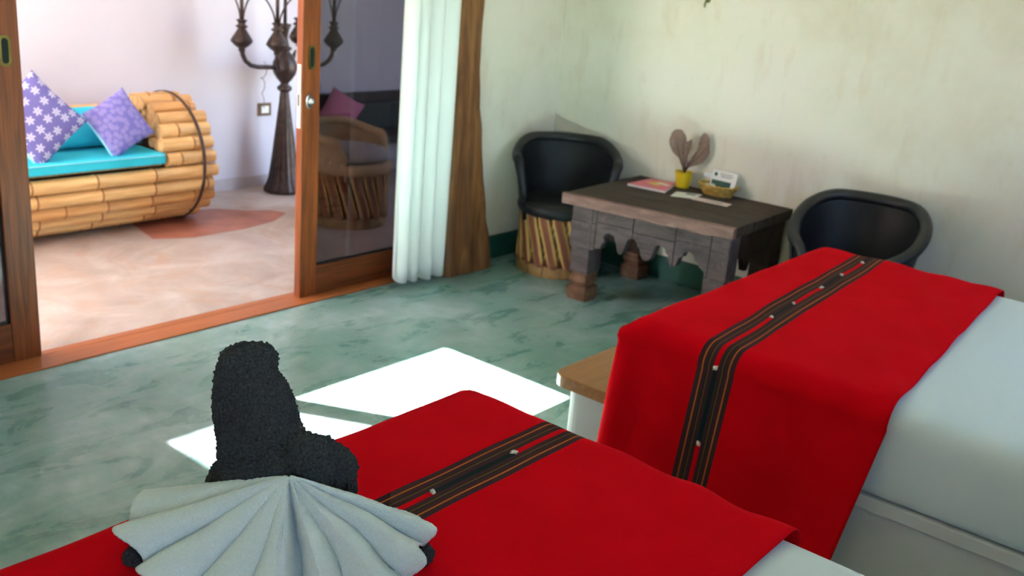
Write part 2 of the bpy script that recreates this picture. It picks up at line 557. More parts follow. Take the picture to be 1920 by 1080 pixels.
# terrace shell: far wall, end wall, unseen added roof, its hole cut to form the sun patches
struct('wall_terrace', MB().box(-2.3, 6.6, TY, TY + 0.16, -0.12, 2.8), M['plaster_terrace'])
struct('wall_terrace_end', MB().box(6.44, 6.6, 3.73, TY, -0.12, 2.8), M['plaster_terrace'])
struct('baseboard_terrace', MB().box(-2.3, 6.44, TY - 0.014, TY, 0, 0.078), M['base_grey'])
HX0, HX1, HY0, HY1 = 0.516, 1.908, 4.136, 4.879
rf = MB().box(-2.3, HX0, 3.73, 6.0, 2.8, 2.9).box(HX1, 6.6, 3.73, 6.0, 2.8, 2.9).box(HX0, HX1, 3.73, HY0, 2.8, 2.9).box(HX0, HX1, HY1, 6.0, 2.8, 2.9)
struct('ceiling_sun_mask', rf, M['ceiling'])

# ------------------------------------------------------------------ sliding doors
def door_leaf(name, x0, x1, y0, y1, sl, sr, rail_b, z1=2.2):
    o = bpy.data.objects.new(name, None)
    col.objects.link(o)
    o.location = (x0, y0, 0.006)
    o['kind'] = 'structure'
    w, t, h = x1 - x0, y1 - y0, z1
    MB().box(0, sl, 0, t, 0, h).build('stile', M['door_wood'], o, bevel=0.003)
    MB().box(w - sr, w, 0, t, 0, h).build('stile', M['door_wood'], o, bevel=0.003)
    MB().box(sl, w - sr, 0.001, t - 0.001, 0, rail_b).build('bottom_rail', M['door_wood_x'], o, bevel=0.003)
    MB().box(sl, w - sr, 0.001, t - 0.001, h - 0.1, h).build('top_rail', M['door_wood_x'], o, bevel=0.003)
    g = MB()
    for a, b_, c_, d in ((sl, sl + 0.008, rail_b, h - 0.1), (w - sr - 0.008, w - sr, rail_b, h - 0.1), (sl, w - sr, rail_b, rail_b + 0.008), (sl, w - sr, h - 0.108, h - 0.1)):
        g.box(a, b_, t * 0.3, t * 0.7, c_, d)
    g.build('gasket', M['dark_gap'], o)
    MB().box(sl, w - sr, t * 0.46, t * 0.58, rail_b, h - 0.1).build('pane', M['glass'], o)
    return o


def capsule(w, h, n=8):
    pts = []
    for k in range(n + 1):
        a = PI * k / n
        pts.append((w * math.cos(a), h - w + w * math.sin(a)))
    for k in range(n + 1):
        a = PI + PI * k / n
        pts.append((w * math.cos(a), -(h - w) + w * math.sin(a)))
    return pts


def flush_pull(parent, x, z):
    p = MB()
    out, inn = capsule(0.021, 0.056), capsule(0.012, 0.045)
    n = len(out)
    vs = [(x + a, 0.0, z + b_) for a, b_ in out] + [(x + a, -0.003, z + b_) for a, b_ in out] + [(x + a, -0.003, z + b_) for a, b_ in inn] + [(x + a, 0.004, z + b_) for a, b_ in inn]
    fs = []
    for L in range(3):
        for i in range(n):
            fs.append((L * n + i, L * n + (i + 1) % n, (L + 1) * n + (i + 1) % n, (L + 1) * n + i))
    p.add(vs, fs)
    q = p.build('flush_pull', M['brass'], parent)
    MB().prism(inn, lambda a: (x + a[0], -0.0005, z + a[1]), lambda a: (x + a[0], -0.0015, z + a[1])).build('pull_recess', M['black'], q)


dr = door_leaf('door_1', 2.902, 3.84, 3.625, 3.667, 0.103, 0.103, 0.145)
flush_pull(dr, 0.052, 1.153)
# lock: oval plate with a thumb turn, strike plate on the leaf's edge
lk = MB().prism([(0.019 * math.cos(2 * PI * k / 20), 0.034 * math.sin(2 * PI * k / 20)) for k in range(20)],
                lambda a: (0.04 + a[0], 0.0, 0.953 + a[1]), lambda a: (0.04 + a[0], -0.006, 0.953 + a[1])).build('lock_plate', M['chrome'], dr, bevel=0.002)
MB().tube([(0.04, -0.004, 0.955), (0.04, -0.014, 0.956), (0.043, -0.024, 0.958), (0.046, -0.031, 0.959)], [0.011, 0.012, 0.015, 0.007], 14).build('thumb_turn', M['chrome'], lk, smooth=True)
sp_ = MB().box(-0.003, 0, 0.010, 0.032, 0.83, 1.12).build('strike_plate', M['white_plate'], dr)
MB().box(-0.0036, -0.003, 0.016, 0.026, 0.93, 0.985).build('latch_slot', M['black'], sp_)
dl = door_leaf('door_2', 0.56, 1.662, 3.672, 3.712, 0.107, 0.107, 0.155)
flush_pull(dl, 1.662 - 0.56 - 0.054, 1.185)

# live edge slab beside the doors
prof_r = [(0.0, 4.150), (0.12, 4.135), (0.31, 4.100), (0.55, 4.05), (0.77, 4.012), (0.95, 3.972), (1.13, 3.953), (1.3, 3.945), (1.46, 3.950), (1.7, 3.965), (1.95, 3.95), (2.25, 3.93), (2.6, 3.94), (2.89, 3.95)]
prof_l = [(0.0, 3.742), (0.4, 3.75), (0.9, 3.748), (1.4, 3.742), (2.0, 3.75), (2.89, 3.74)]


def interp(pr, z):
    for (a, xa), (b_, xb) in zip(pr, pr[1:]):
        if z <= b_:
            t = (z - a) / (b_ - a)
            t = t * t * (3 - 2 * t)
            return xa + (xb - xa) * t
    return pr[-1][1]


nz_, nx_ = 70, 22
sl = MB()
rows = []
for i in range(nz_ + 1):
    z = 2.89 * i / nz_
    a, b_ = interp(prof_l, z), interp(prof_r, z) + 0.008 * noise.noise((0, 3, z * 5))
    ring = []
    for k in range(nx_ + 1):
        t = k / nx_
        x = a + (b_ - a) * t
        y = 3.452 + 0.016 * noise.noise((x * 9, 0.3, z * 1.3)) + 0.010 * noise.noise((x * 25, 1, z * 2)) + 0.045 * max(0, (t - 0.8) / 0.2) ** 2 + 0.03 * max(0, (0.12 - t) / 0.12) ** 2
        y -= 0.03 * max(0, 1 - z / 0.5) ** 2
        ring.append((x, min(y, WY - 0.004), z))
    ring += [(b_, WY - 0.002, z), (a, WY - 0.002, z)]
    rows.append(ring)
nr = len(rows[0])
sl.add([p for r in rows for p in r], [(i * nr + k, i * nr + (k + 1) % nr, (i + 1) * nr + (k + 1) % nr, (i + 1) * nr + k) for i in range(nz_) for k in range(nr)] + [tuple(range(nr)), tuple(nz_ * nr + k for k in range(nr))])
po = sl.build('wood_slab_post', M['slab'])
autosmooth(po, 50)
tag(po, 'rough live-edge brown wood slab standing beside the white curtain', 'wood post')

# curtain
cu = thing('curtain', 'gathered white curtain hanging at the end of the sliding doors', 'curtain', (3.555, 3.475, 0))
def curt(u, v):
    z = 0.04 + 2.36 * v
    x0, x1 = -0.190 + 0.006 * v, 0.190 + 0.004 * v
    x = x0 + (x1 - x0) * u
    amp = 0.032 - 0.008 * v
    ph = 2 * PI * u * 4.6 + 0.9 * math.sin(5 * u + 0.8 * v)
    y = amp * math.sin(ph) + 0.006 * math.sin(1.7 * ph + 1) + 0.004 * math.sin(5 * v + 9 * u) - 0.028
    x += 0.012 * math.cos(ph)
    if v < 0.001: z += 0.012 * math.sin(ph + 0.6) - 0.016 * u + 0.008
    return (x, y, z)
c_o = MB().grid(curt, 150, 40).build('fabric', M['curtain'], cu, smooth=True, recalc=False)
sm = c_o.modifiers.new('thick', 'SOLIDIFY'); sm.thickness = 0.002
MB().tube([(-0.35, -0.025, 2.41), (0.30, -0.025, 2.41)], 0.013, 12).build('curtain_rod', M['door_wood_x'], cu, smooth=True)
for x in (-0.3, 0.26):
    MB().box(x - 0.012, x + 0.012, -0.03, 0.085, 2.40, 2.424).build('rod_bracket', M['door_wood_x'], cu)

# ------------------------------------------------------------------ beds
def mattress(x0, x1, y0, y1, z0, z1, parent):
    # rounded box as a lofted profile: layers of a rounded rectangle
    lay = [(-0.020, 0.0), (-0.004, 0.010), (0.0, 0.03), (0.006, 0.10), (0.002, 0.135), (0.006, 0.17), (0.003, 0.205), (-0.006, 0.228), (-0.020, 0.245), (-0.042, 0.256), (-0.075, 0.262), (-0.14, 0.265)]
    mb = MB()
    n = 10
    rings = []
    for off, dz in lay:
        rc = 0.07 + off * 0.4
        ring = []
        for cx, cy, a0 in ((x1 + off - rc, y1 + off - rc, 0), (x0 - off + rc, y1 + off - rc, PI / 2), (x0 - off + rc, y0 - off + rc, PI), (x1 + off - rc, y0 - off + rc, 1.5 * PI)):
            for k in range(n + 1):
                a = a0 + PI / 2 * k / n
                ring.append((cx + rc * math.cos(a), cy + rc * math.sin(a), z0 + dz * (z1 - z0) / 0.265))
        rings.append(ring)
    nr = len(rings[0])
    mb.add([p for r in rings for p in r], [(i * nr + k, i * nr + (k + 1) % nr, (i + 1) * nr + (k + 1) % nr, (i + 1) * nr + k) for i in range(len(rings) - 1) for k in range(nr)] + [tuple(range(nr)), tuple((len(rings) - 1) * nr + k for k in range(nr))])
    return mb.build('mattress', M['sheet'], parent, smooth=True)


def rrect(x0, x1, y0, y1, r, n=6, corners=(1, 1, 1, 1)):
    pts = []
    for (cx, cy, a0, on) in ((x1, y1, 0, corners[0]), (x0, y1, PI / 2, corners[1]), (x0, y0, PI, corners[2]), (x1, y0, 1.5 * PI, corners[3])):
        rr = r if on else 0.004
        ox = cx - rr if a0 in (0, 1.5 * PI) else cx + rr
        oy = cy - rr if a0 in (0, PI / 2) else cy + rr
        for k in range(n + 1):
            a = a0 + PI / 2 * k / n
            pts.append((ox + rr * math.cos(a), oy + rr * math.sin(a)))
    return pts


def bed(x0, x1, yh, yf, label):
    b_ = thing('bed', label, 'bed', ((x0 + x1) / 2, (yh + yf) / 2, 0))
    cx, cy = (x0 + x1) / 2, (yh + yf) / 2
    lx0, lx1, ly0, ly1 = x0 - cx, x1 - cx, yh - cy, yf - cy
    base = rrect(lx0 + 0.03, lx1 - 0.03, ly0, ly1 + 0.225, 0.06, corners=(1, 1, 0, 0))
    MB().prism(base, lambda p: (p[0], p[1], 0.0), lambda p: (p[0], p[1], 0.30)).build('bed_base', M['bed_base'], b_, bevel=0.012, seg=3)
    brd = rrect(lx0, lx1, ly1 - 0.12, ly1 + 0.262, 0.05, corners=(1, 1, 0, 0))
    MB().prism(brd, lambda p: (p[0], p[1], 0.302), lambda p: (p[0], p[1], 0.345)).build('foot_board', M['board'], b_, bevel=0.013, seg=3)
    tb = rrect(lx0 + 0.012, lx1 - 0.012, ly0, ly1 - 0.125, 0.05, corners=(0, 0, 1, 1))
    MB().prism(tb, lambda p: (p[0], p[1], 0.290), lambda p: (p[0], p[1], 0.330)).build('base_cover', M['bed_base'], b_, bevel=0.018, seg=3)
    mattress(lx0 + 0.012, lx1 - 0.012, ly0, ly1, 0.333, 0.600, b_)
    return b_


BED_F = (2.475, 3.965, -0.50, 1.505)     # far bed
BED_N = (0.24, 1.725, -0.50, 1.490)      # near bed
bed(*BED_F, 'white bed set beside the carved table and black chair')
bed(*BED_N, 'white bed that the folded towel bird sits on')

RC = 0.055


def runner_mat(name, uref, vs0, vs1, cuts, first_red):
    m, nt, b = mat(name, 0.95, 0.04)
    b.inputs['Sheen Weight'].default_value = 0.06
    b.inputs['Sheen Tint'].default_value = srgb(220, 60, 70)
    tc = N(nt, 'ShaderNodeTexCoord')
    sp = N(nt, 'ShaderNodeSeparateXYZ')
    nt.links.new(tc.outputs['UV'], sp.inputs[0])
    v = coords(nt)
    red = ramp(nt, noise_t(nt, v, 5, 4), [(0.3, srgb(210, 3, 18)), (0.7, srgb(222, 5, 24))])
    mr = N(nt, 'ShaderNodeMapRange')
    mr.inputs[1].default_value, mr.inputs[2].default_value = vs0, vs1
    nt.links.new(sp.outputs[1], mr.inputs[0])
    D, O, G = srgb(66, 44, 46), srgb(186, 100, 44), srgb(96, 84, 50)
    D2 = srgb(52, 40, 40)
    half = [(0.0, D), (0.13, O), (0.165, D), (0.26, D2), (0.30, G), (0.33, D2), (0.36, D)]
    st = half + [(1 - half[-1][0] + 0.005, D), (0.67, G), (0.70, D2), (0.74, D), (0.835, O), (0.87, D)]
    stripe = ramp(nt, mr.outputs[0], st, 'CONSTANT')
    # the centre line changes between red and dark green at each tuft
    mu = N(nt, 'ShaderNodeMapRange')
    mu.inputs[1].default_value, mu.inputs[2].default_value = 0.0, uref
    nt.links.new(sp.outputs[0], mu.inputs[0])
    RDc, GRc = srgb(214, 4, 20), srgb(24, 44, 44)
    sts, on = [(0.0, RDc if first_red else GRc)], first_red
    for cpos in cuts:
        on = not on
        sts.append((cpos / uref, RDc if on else GRc))
    cen = ramp(nt, mu.outputs[0], sts, 'CONSTANT')
    inc = ramp(nt, mr.outputs[0], [(0.0, (0, 0, 0, 1)), (0.44, (1, 1, 1, 1)), (0.56, (0, 0, 0, 1))], 'CONSTANT')
    stripe = mix(nt, inc, stripe, cen)
    ins = ramp(nt, mr.outputs[0], [(0.0, (0, 0, 0, 1)), (0.001, (1, 1, 1, 1)), (0.999, (0, 0, 0, 1))], 'CONSTANT')
    nt.links.new(mix(nt, ins, red, stripe), b.inputs['Base Color'])
    wv = N(nt, 'ShaderNodeTexNoise'); wv.inputs['Scale'].default_value = 500
    nt.links.new(v, wv.inputs['Vector'])
    bump(nt, b, wv.outputs['Fac'], 0.25, 0.002)
    return m


def runner(x0, x1, ytop, yh, yf, hang_n, hang_f, material, label, skew, seed):
    """cloth laid across the bed from its near long side to the far one"""
    xa, xb = x0 - 0.004 + RC, x1 + 0.004 - RC        # core of the rounded profile
    zc = ytop - RC
    arc = RC * PI / 2
    L = [hang_n, arc, xb - xa, arc, hang_f]
    tot = sum(L)
    cx, cy = (x0 + x1) / 2, (yh + yf) / 2

    def prof(u):
        if u < L[0]:
            return (xa, zc - (L[0] - u)), (-1, 0)
        u -= L[0]
        if u < L[1]:
            a = u / RC
            return (xa, zc), (-math.cos(a), math.sin(a))
        u -= L[1]
        if u < L[2]:
            return (xa + u, zc), (0, 1)
        u -= L[2]
        if u < L[3]:
            a = u / RC
            return (xb, zc), (math.sin(a), math.cos(a))
        u -= L[3]
        return (xb, zc - u), (1, 0)

    VL = yf - yh + 0.012

    def pos(u01, v01):
        u = u01 * tot
        (px, pz), (nx, nz) = prof(u)
        v = yh + v01 * VL
        core = yf - RC
        y, ca, sa = v, 1.0, 0.0
        if v > core:
            w = max(0.0, nz) ** 0.7
            a = min((v - core) / RC, 1.35) * w
            y, ca, sa = core + (v - core) * (1 - w), math.cos(a), math.sin(a)
        low = max(0.0, L[0] - u) if u < L[0] else max(0.0, u - (tot - L[4]))
        # slight fan of the hanging part, soft vertical folds, long creases on the top
        fold = low * (0.050 * math.sin(9.0 * v + seed) + 0.030 * math.sin(17 * v + 2 * seed) + 0.05) if low else 0.0
        fold += min(low, 0.16) * 0.11 * sstep(0.72, 0.95, v01) * math.sin(34 * v + seed)
        top = 0.0
        if not low:
            top = (0.006 + 0.010 * (1 - sstep(0.05, 0.55, v01))) * noise.noise((px * 1.4 + seed, y * 8 - px * 4.5, 0.2)) + 0.003 * noise.noise((px * 5, y * 5, seed)) + 0.006
        rr = RC + 0.004 + fold + top
        p = Vector((px + nx * rr * ca, y + rr * sa, pz + nz * rr * ca))
        p.y += skew * (px - cx) * (1 - sstep(0.7, 0.95, v01))
        if v01 < 0.001:
            p.y += 0.0
        if low:
            p.y += low * (0.15 * (1 - v01) + 0.03 * v01)
        return (p.x - cx, p.y - cy, p.z)

    mb = MB().grid(pos, 150, 70, lambda a, c_: (a * tot, yh + c_ * VL))
    root = thing('bed_runner', label, 'bed runner', (cx, cy, 0))
    o = mb.build('cloth', material, root, smooth=True, recalc=False)
    s = o.modifiers.new('thick', 'SOLIDIFY'); s.thickness = 0.003; s.offset = 1
    return root, pos, tot, L, yh, VL


M['tuft'] = plain('cream_thread', srgb(232, 226, 206), 0.95, 0.05)


def tufts(root, pos, tot, yh, VL, us, vc):
    for i, u in enumerate(us):
        a = Vector(pos(u / tot, (vc - yh) / VL))
        b_ = Vector(pos((u + 0.012) / tot, (vc - yh) / VL))
        c_ = Vector(pos(u / tot, (vc + 0.012 - yh) / VL))
        du, dv = (b_ - a).normalized(), (c_ - a).normalized()
        n = du.cross(dv).normalized()
        if n.z < -0.1 or (abs(n.z) <= 0.1 and n.x > 0): n = -n
        t = MB()
        a = a + n * 0.004
        for k in range(6):
            d = du * (random.uniform(-1, 1)) + dv * random.uniform(-1, 1)
            t.tube([a - d * 0.007 - n * 0.001, a + n * 0.004, a + d * 0.008 + n * 0.002], [0.002, 0.0034, 0.0016], 6)
        t.build('thread_tuft', M['tuft'], root, smooth=True)


HN = 0.44
u0 = HN + RC * PI / 2
# far runner: tuft places along the cloth, from the near hanging side
xs = [2.853, 3.049, 3.326, 3.55, 3.809]
xaF = BED_F[0] - 0.004 + RC
cutsF = [HN - (0.60 - RC - 0.301), HN - (0.60 - RC - 0.55)] + [u0 + x - xaF for x in xs]
mF = runner_mat('red_runner_far', 3.0, 1.165, 1.285, cutsF, True)
rF = runner(BED_F[0], BED_F[1], 0.605, 0.72, 1.505, HN, 0.30, mF, 'red woven runner with dark stripe hanging over the bed beside the table', 0.070, 1.3)
tufts(rF[0], rF[1], rF[2], rF[4], rF[5], cutsF, 1.225)
xaN = BED_N[0] - 0.004 + RC
cutsN = [u0 + x - xaN for x in (0.95, 1.260, 1.509)]
mN = runner_mat('red_runner_near', 3.0, 1.100, 1.212, cutsN, False)
rN = runner(BED_N[0], BED_N[1], 0.605, 0.590, 1.490, HN, 0.30, mN, 'red woven runner with dark stripe lying under the folded towel bird', 0.0, 4.1)
tufts(rN[0], rN[1], rN[2], rN[4], rN[5], cutsN[1:], 1.156)

# ------------------------------------------------------------------ towel bird
TB = Vector((0.985, 1.315, 0.610))       # on the near bed
RD = Vector((0.640, -0.764, 0)).normalized()   # to the right as seen from the pillow end
FD = Vector((-0.764, -0.640, 0)).normalized()  # towards the pillow end


def tb(r, f, z):
    return TB + RD * r + FD * f + Vector((0, 0, z))


body = thing('towel_bird', 'charcoal towel folded into an upright bird shape on the red runner', 'towel animal', tuple(TB))
g = MB()
# neck and head: loft
neck = [(0.02, 0, 0.0, 0.112), (0.015, 0, 0.05, 0.112), (0.0, 0, 0.10, 0.092), (-0.010, 0, 0.15, 0.078), (-0.016, 0, 0.18, 0.074), (-0.022, 0, 0.21, 0.072), (-0.03, 0, 0.241, 0.067), (-0.036, 0, 0.277, 0.057), (-0.033, 0, 0.303, 0.050), (-0.022, 0, 0.322, 0.034)]
g.tube([tb(r, f, z) - TB for r, f, z, _ in neck], [q[3] for q in neck], 28)
# head tip that bends to one side
hd = [(-0.042, 0, 0.27, 0.046), (-0.036, 0, 0.298, 0.042), (-0.018, 0.0, 0.313, 0.031), (-0.002, 0.0, 0.316, 0.024), (0.008, 0.0, 0.309, 0.015), (0.010, 0.0, 0.298, 0.008)]
g.tube([tb(r, f, z) - TB for r, f, z, _ in hd], [q[3] for q in hd], 20)
# roll that wraps from the back over to the right shoulder
def roll(pts, n=20, ridges=0, amp=0.0, steps=48):
    P, Rr = [], []
    for i in range(steps + 1):
        t = i / steps * (len(pts) - 1)
        k = min(int(t), len(pts) - 2)
        s = t - k
        s = s * s * (3 - 2 * s)
        a, b_ = pts[k], pts[k + 1]
        q = [a[j] + (b_[j] - a[j]) * s for j in range(4)]
        P.append(tb(q[0], q[1], q[2]) - TB)
        Rr.append(q[3] * (1 + amp * (abs(math.sin(ridges * PI * i / steps)) - 0.5)))
    g.tube(P, Rr, n)
roll([(-0.04, 0.045, 0.075, 0.062), (0.02, 0.055, 0.098, 0.074), (0.078, 0.04, 0.122, 0.064), (0.104, 0.005, 0.098, 0.057), (0.110, -0.01, 0.045, 0.048), (0.113, -0.01, 0.0, 0.045)], ridges=9, amp=0.24)
roll([(0.00, -0.03, 0.06, 0.06), (-0.056, -0.01, 0.070, 0.050), (-0.075, 0.01, 0.040, 0.043), (-0.080, 0.02, -0.005, 0.043)], ridges=3, amp=0.05)
# lower body and two feet rolled out under the fan
roll([(0.0, 0.02, 0.040, 0.10), (0.05, 0.04, 0.035, 0.085), (0.06, 0.07, 0.030, 0.06)])
roll([(0.02, 0.03, 0.030, 0.045), (-0.08, 0.08, 0.020, 0.032), (-0.15, 0.15, 0.016, 0.026), (-0.175, 0.20, 0.014, 0.024)], ridges=4, amp=0.05)
roll([(0.05, 0.03, 0.030, 0.045), (0.16, 0.06, 0.022, 0.036), (0.26, 0.11, 0.020, 0.034), (0.300, 0.145, 0.018, 0.030)], ridges=4, amp=0.05)
for i, p in enumerate(g.v):
    if p.z < 0.004: p.z = 0.004
bo = g.build('towel_body', M['terry_grey'], body, smooth=True)
rm = bo.modifiers.new('remesh', 'REMESH'); rm.mode = 'VOXEL'; rm.voxel_size = 0.0038; rm.use_smooth_shade = True
s = bo.modifiers.new('smooth', 'SMOOTH'); s.factor = 0.5; s.iterations = 3
sb = bo.modifiers.new('sub', 'SUBSURF'); sb.levels = 1; sb.render_levels = 1
tx = bpy.data.textures.new('terry_loops', 'CLOUDS'); tx.noise_scale = 0.0050; tx.noise_depth = 0
dp = bo.modifiers.new('loops', 'DISPLACE'); dp.texture = tx; dp.strength = 0.0090; dp.mid_level = 0.5; dp.texture_coords = 'LOCAL'

# pleated white fan (tail)
AP = TB + RD * 0.066 + FD * 0.112 + Vector((0, 0, 0.138))


def fan(u, v):
    th = math.radians(-6) + math.radians(196) * u
    r = (0.002 + 0.264 * v) * (1 - 0.11 * sstep(0.6, 1.0, u))
    c_, s_ = math.cos(PI - th), math.sin(PI - th)
    up_ = (u - 0.125) / 0.875
    ph = abs(math.sin(PI * 8 * (up_ + 0.006 * math.sin(9 * v)))) if up_ > 0 else 0.25 * sstep(0.0, 0.9, -up_ / 0.143)
    rr = r * (1.0 + 0.04 * math.sin(3.1 * u * PI) - 0.03 * (1 - ph) * v)
    drop = -(0.050 if c_ < 0 else 0.070) * abs(c_) * v ** 1.2 - 0.115 * max(0.0, s_) ** 2 * v
    p = AP + RD * (rr * c_) + FD * (rr * s_ * 0.82) + Vector((0, 0, drop))
    nrm = (FD * 0.60 + Vector((0, 0, 0.75))).normalized()
    amp = 0.004 + 0.044 * v ** 0.9
    lean = RD * (amp * 0.28 * math.sin(2 * PI * 8 * max(0, up_)) * (1 if u > 0.5 else -1))
    p = p + nrm * (amp * (ph ** 0.5) - amp * 0.55) + lean
    p += nrm * 0.02 * (1 - v) ** 2
    p -= nrm * 0.030 * math.exp(-((u - 0.5625) / 0.012) ** 2) * min(1, v * 3)
    p.z = max(p.z, 0.618)
    return p - TB


fo = thing('towel_fan', 'white hand towel pleated into a fan behind the charcoal towel bird', 'towel', tuple(TB))
f_o = MB().grid(fan, 440, 60).build('pleated_towel', M['terry_white'], fo, smooth=True, recalc=False)
s = f_o.modifiers.new('thick', 'SOLIDIFY'); s.thickness = 0.005; s.offset = 0
tx2 = bpy.data.textures.new('terry_fine', 'CLOUDS'); tx2.noise_scale = 0.003; tx2.noise_depth = 0
dp = f_o.modifiers.new('loops', 'DISPLACE'); dp.texture = tx2; dp.strength = 0.0022; dp.texture_coords = 'LOCAL'

# ------------------------------------------------------------------ equipal chairs
def slat_mesh():
    me = bpy.data.meshes.new('slat')
    w, h, t = 0.031, 0.325, 0.010
    prof = [(0.40, 0.0), (0.72, 0.03), (0.9, 0.08), (1.0, 0.16), (0.98, 0.3), (0.92, 0.33), (0.5, 0.345)]
    vs, uv = [], []
    zs = [(0.45, 0.0), (0.8, 0.02), (0.96, 0.06), (1, 0.16), (0.97, 0.26), (0.82, 0.315), (0.4, 0.335)]
    for s_, z in zs:
        for x, y in ((-1, 0.3), (-0.55, 1), (0.55, 1), (1, 0.3), (1, -0.6), (-1, -0.6)):
            vs.append((x * w * s_, y * t, z)); uv.append(((x * s_ + 1) / 2, z))
    n = 6
    fs = [(i * n + k, i * n + (k + 1) % n, (i + 1) * n + (k + 1) % n, (i + 1) * n + k) for i in range(len(zs) - 1) for k in range(n)]
    fs += [tuple(reversed(range(n))), tuple((len(zs) - 1) * n + k for k in range(n))]
    me.from_pydata(vs, [], fs)
    l = me.uv_layers.new(name='UVMap')
    for lp in me.loops: l.data[lp.index].uv = uv[lp.vertex_index]
    me.materials.append(M['slat'])
    return me


SLAT = slat_mesh()


def equipal(label, loc, face, lea, rim_m, cushion=None, zback=0.712, arm=118, group=None):
    """barrel chair: the opening faces +x of its own frame turned by face"""
    c = thing('barrel_chair', label, 'chair', loc, face, group)
    RB = 0.232
    # bottom hoop, cut into short curved pieces
    hp = MB()
    npc = 15
    for i in range(npc):
        a0, a1 = 2 * PI * (i + 0.02) / npc, 2 * PI * (i + 0.98) / npc
        vs, fs = [], []
        for k in range(5):
            a = a0 + (a1 - a0) * k / 4
            for r, z in ((RB + 0.006, 0.0), (RB + 0.010, 0.028), (RB + 0.006, 0.062), (RB - 0.014, 0.062), (RB - 0.014, 0.0)):
                vs.append((r * math.cos(a), r * math.sin(a), z))
        for k in range(4):
            for j in range(5):
                fs.append((k * 5 + j, k * 5 + (j + 1) % 5, (k + 1) * 5 + (j + 1) % 5, (k + 1) * 5 + j))
        fs += [(0, 1, 2, 3, 4), (24, 23, 22, 21, 20)]
        hp.add(vs, fs)
    hp.build('bottom_hoop', M['hoop'], c)
    # leaning cedar slats, outer row and inner row leaning the other way
    ns = 18
    for i in range(ns):
        for lay in (0, 1):
            a = 2 * PI * (i + 0.5 * lay) / ns
            r = RB + 0.001 - 0.026 * lay
            o = bpy.data.objects.new('slat', SLAT)
            col.objects.link(o)
            o.parent = c
            lean = math.radians(17 if lay == 0 else -17)
            Mx = Matrix.Rotation(a - PI / 2, 4, 'Z') @ Matrix.Translation((0, r, 0.045)) @ Matrix.Rotation(lean, 4, 'Y') @ Matrix.Translation((0, 0, 0))
            # centre the lean on mid height
            Mx = Matrix.Rotation(a - PI / 2, 4, 'Z') @ Matrix.Translation((0, r, 0.048)) @ Matrix.Translation((0, 0, 0.16)) @ Matrix.Rotation(lean, 4, 'Y') @ Matrix.Translation((0, 0, -0.16))
            o.matrix_local = Mx
    # seat: leather drum top with a soft rolled edge
    se = MB().lathe([(0.238, 0.330), (0.256, 0.345), (0.262, 0.372), (0.256, 0.395), (0.236, 0.405), (0.15, 0.396), (0.05, 0.391), (0.005, 0.390)], 44)
    se.build('seat', lea, c, smooth=True)

    # back: curved wall of leather, high behind, low at the arms
    AM = math.radians(arm)

    def ztop(a):
        t = abs(a) / AM
        if arm > 130:
            return 0.395 + (zback - 0.395 - 0.185 * sstep(0.22, 1.0, t)) * (1 - 0.97 * sstep(0.955, 1.03, t))
        return 0.395 + (zback - 0.395) * (1 - 0.28 * sstep(0.30, 0.86, t)) * (1 - sstep(0.86, 1.04, t) * 0.98)

    def rad(z, a):
        k = max(0, (z - 0.36) / 0.36)
        return 0.238 + 0.056 * k

    def wall(u, v):
        a = -AM + 2 * AM * u
        zt = ztop(a)
        z = 0.36 + (zt - 0.36) * v
        r = rad(z, a)
        return (-r * math.cos(a), r * math.sin(a), z)
    wo_ = MB().grid(wall, 72, 10).build('backrest', lea, c, smooth=True, recalc=False)
    sd = wo_.modifiers.new('thick', 'SOLIDIFY'); sd.thickness = 0.022; sd.offset = 0
    path, rr = [], []
    for i in range(81):
        a = -AM + 2 * AM * i / 80
        z = ztop(a)
        r = rad(z, a) + 0.004
        path.append((-r * math.cos(a), r * math.sin(a), z))
        rr.append(0.029 - 0.009 * sstep(0.85, 1.0, abs(a) / AM))
    rim = MB().tube(path, rr, 14).build('rolled_rim', rim_m, c, smooth=True)
    # stitches along the inside of the rim
    for i in range(4, 77, 4):
        a = -AM + 2 * AM * i / 80
        z = ztop(a) - 0.040
        r = rad(z, a) - 0.012
        MB().box(-0.002, 0.003, -0.005, 0.005, -0.0015, 0.0015).build('stitch', M['dark_gap'], rim).matrix_local = Matrix.Translation((-r * math.cos(a), r * math.sin(a), z)) @ Matrix.Rotation(PI - a, 4, 'Z')
    # outer side stays under the leather
    for s_ in (-1, 1):
        for aa in (62, 118):
            a = math.radians(aa) * s_
            r0, r1, z1 = RB + 0.012, rad(ztop(a), a), ztop(a) - 0.03
            MB().tube([(-r0 * math.cos(a), r0 * math.sin(a), 0.3), (-(r1 + 0.012) * math.cos(a), (r1 + 0.012) * math.sin(a), z1)], 0.011, 8).build('stay', lea, c, smooth=True)
    if cushion:
        MB().lathe([(0.19, 0.406), (0.225, 0.418), (0.232, 0.445), (0.222, 0.475), (0.17, 0.488), (0.05, 0.492), (0.004, 0.492)], 36).build('seat_cushion', cushion, c, smooth=True)
    return c


equipal('black leather barrel chair with cedar slat base in the corner', (4.418, 3.190, 0), math.radians(220), M['leather'], M['leather_rim'])
equipal('black leather barrel chair with slat base between bed and wall', (4.385, 1.51, 0), math.radians(186), M['leather'], M['leather_rim'], arm=141)
equipal('tan leather barrel chair with grey cushion on the terrace behind glass', (4.12, 4.66, 0), math.radians(285), M['tan_leather'], M['tan_leather'], M['grey_cushion'], zback=0.60)

# ------------------------------------------------------------------ carved table
T = thing('carved_table', 'old worn table with scalloped apron and carved block legs', 'table', (4.36, 2.41, 0))
ox, oy = 4.36, 2.41
ZT = 0.565
fl, fr_, br_, bl = (3.955, 2.868), (4.055, 1.955), (4.742, 1.975), (4.742, 2.905)


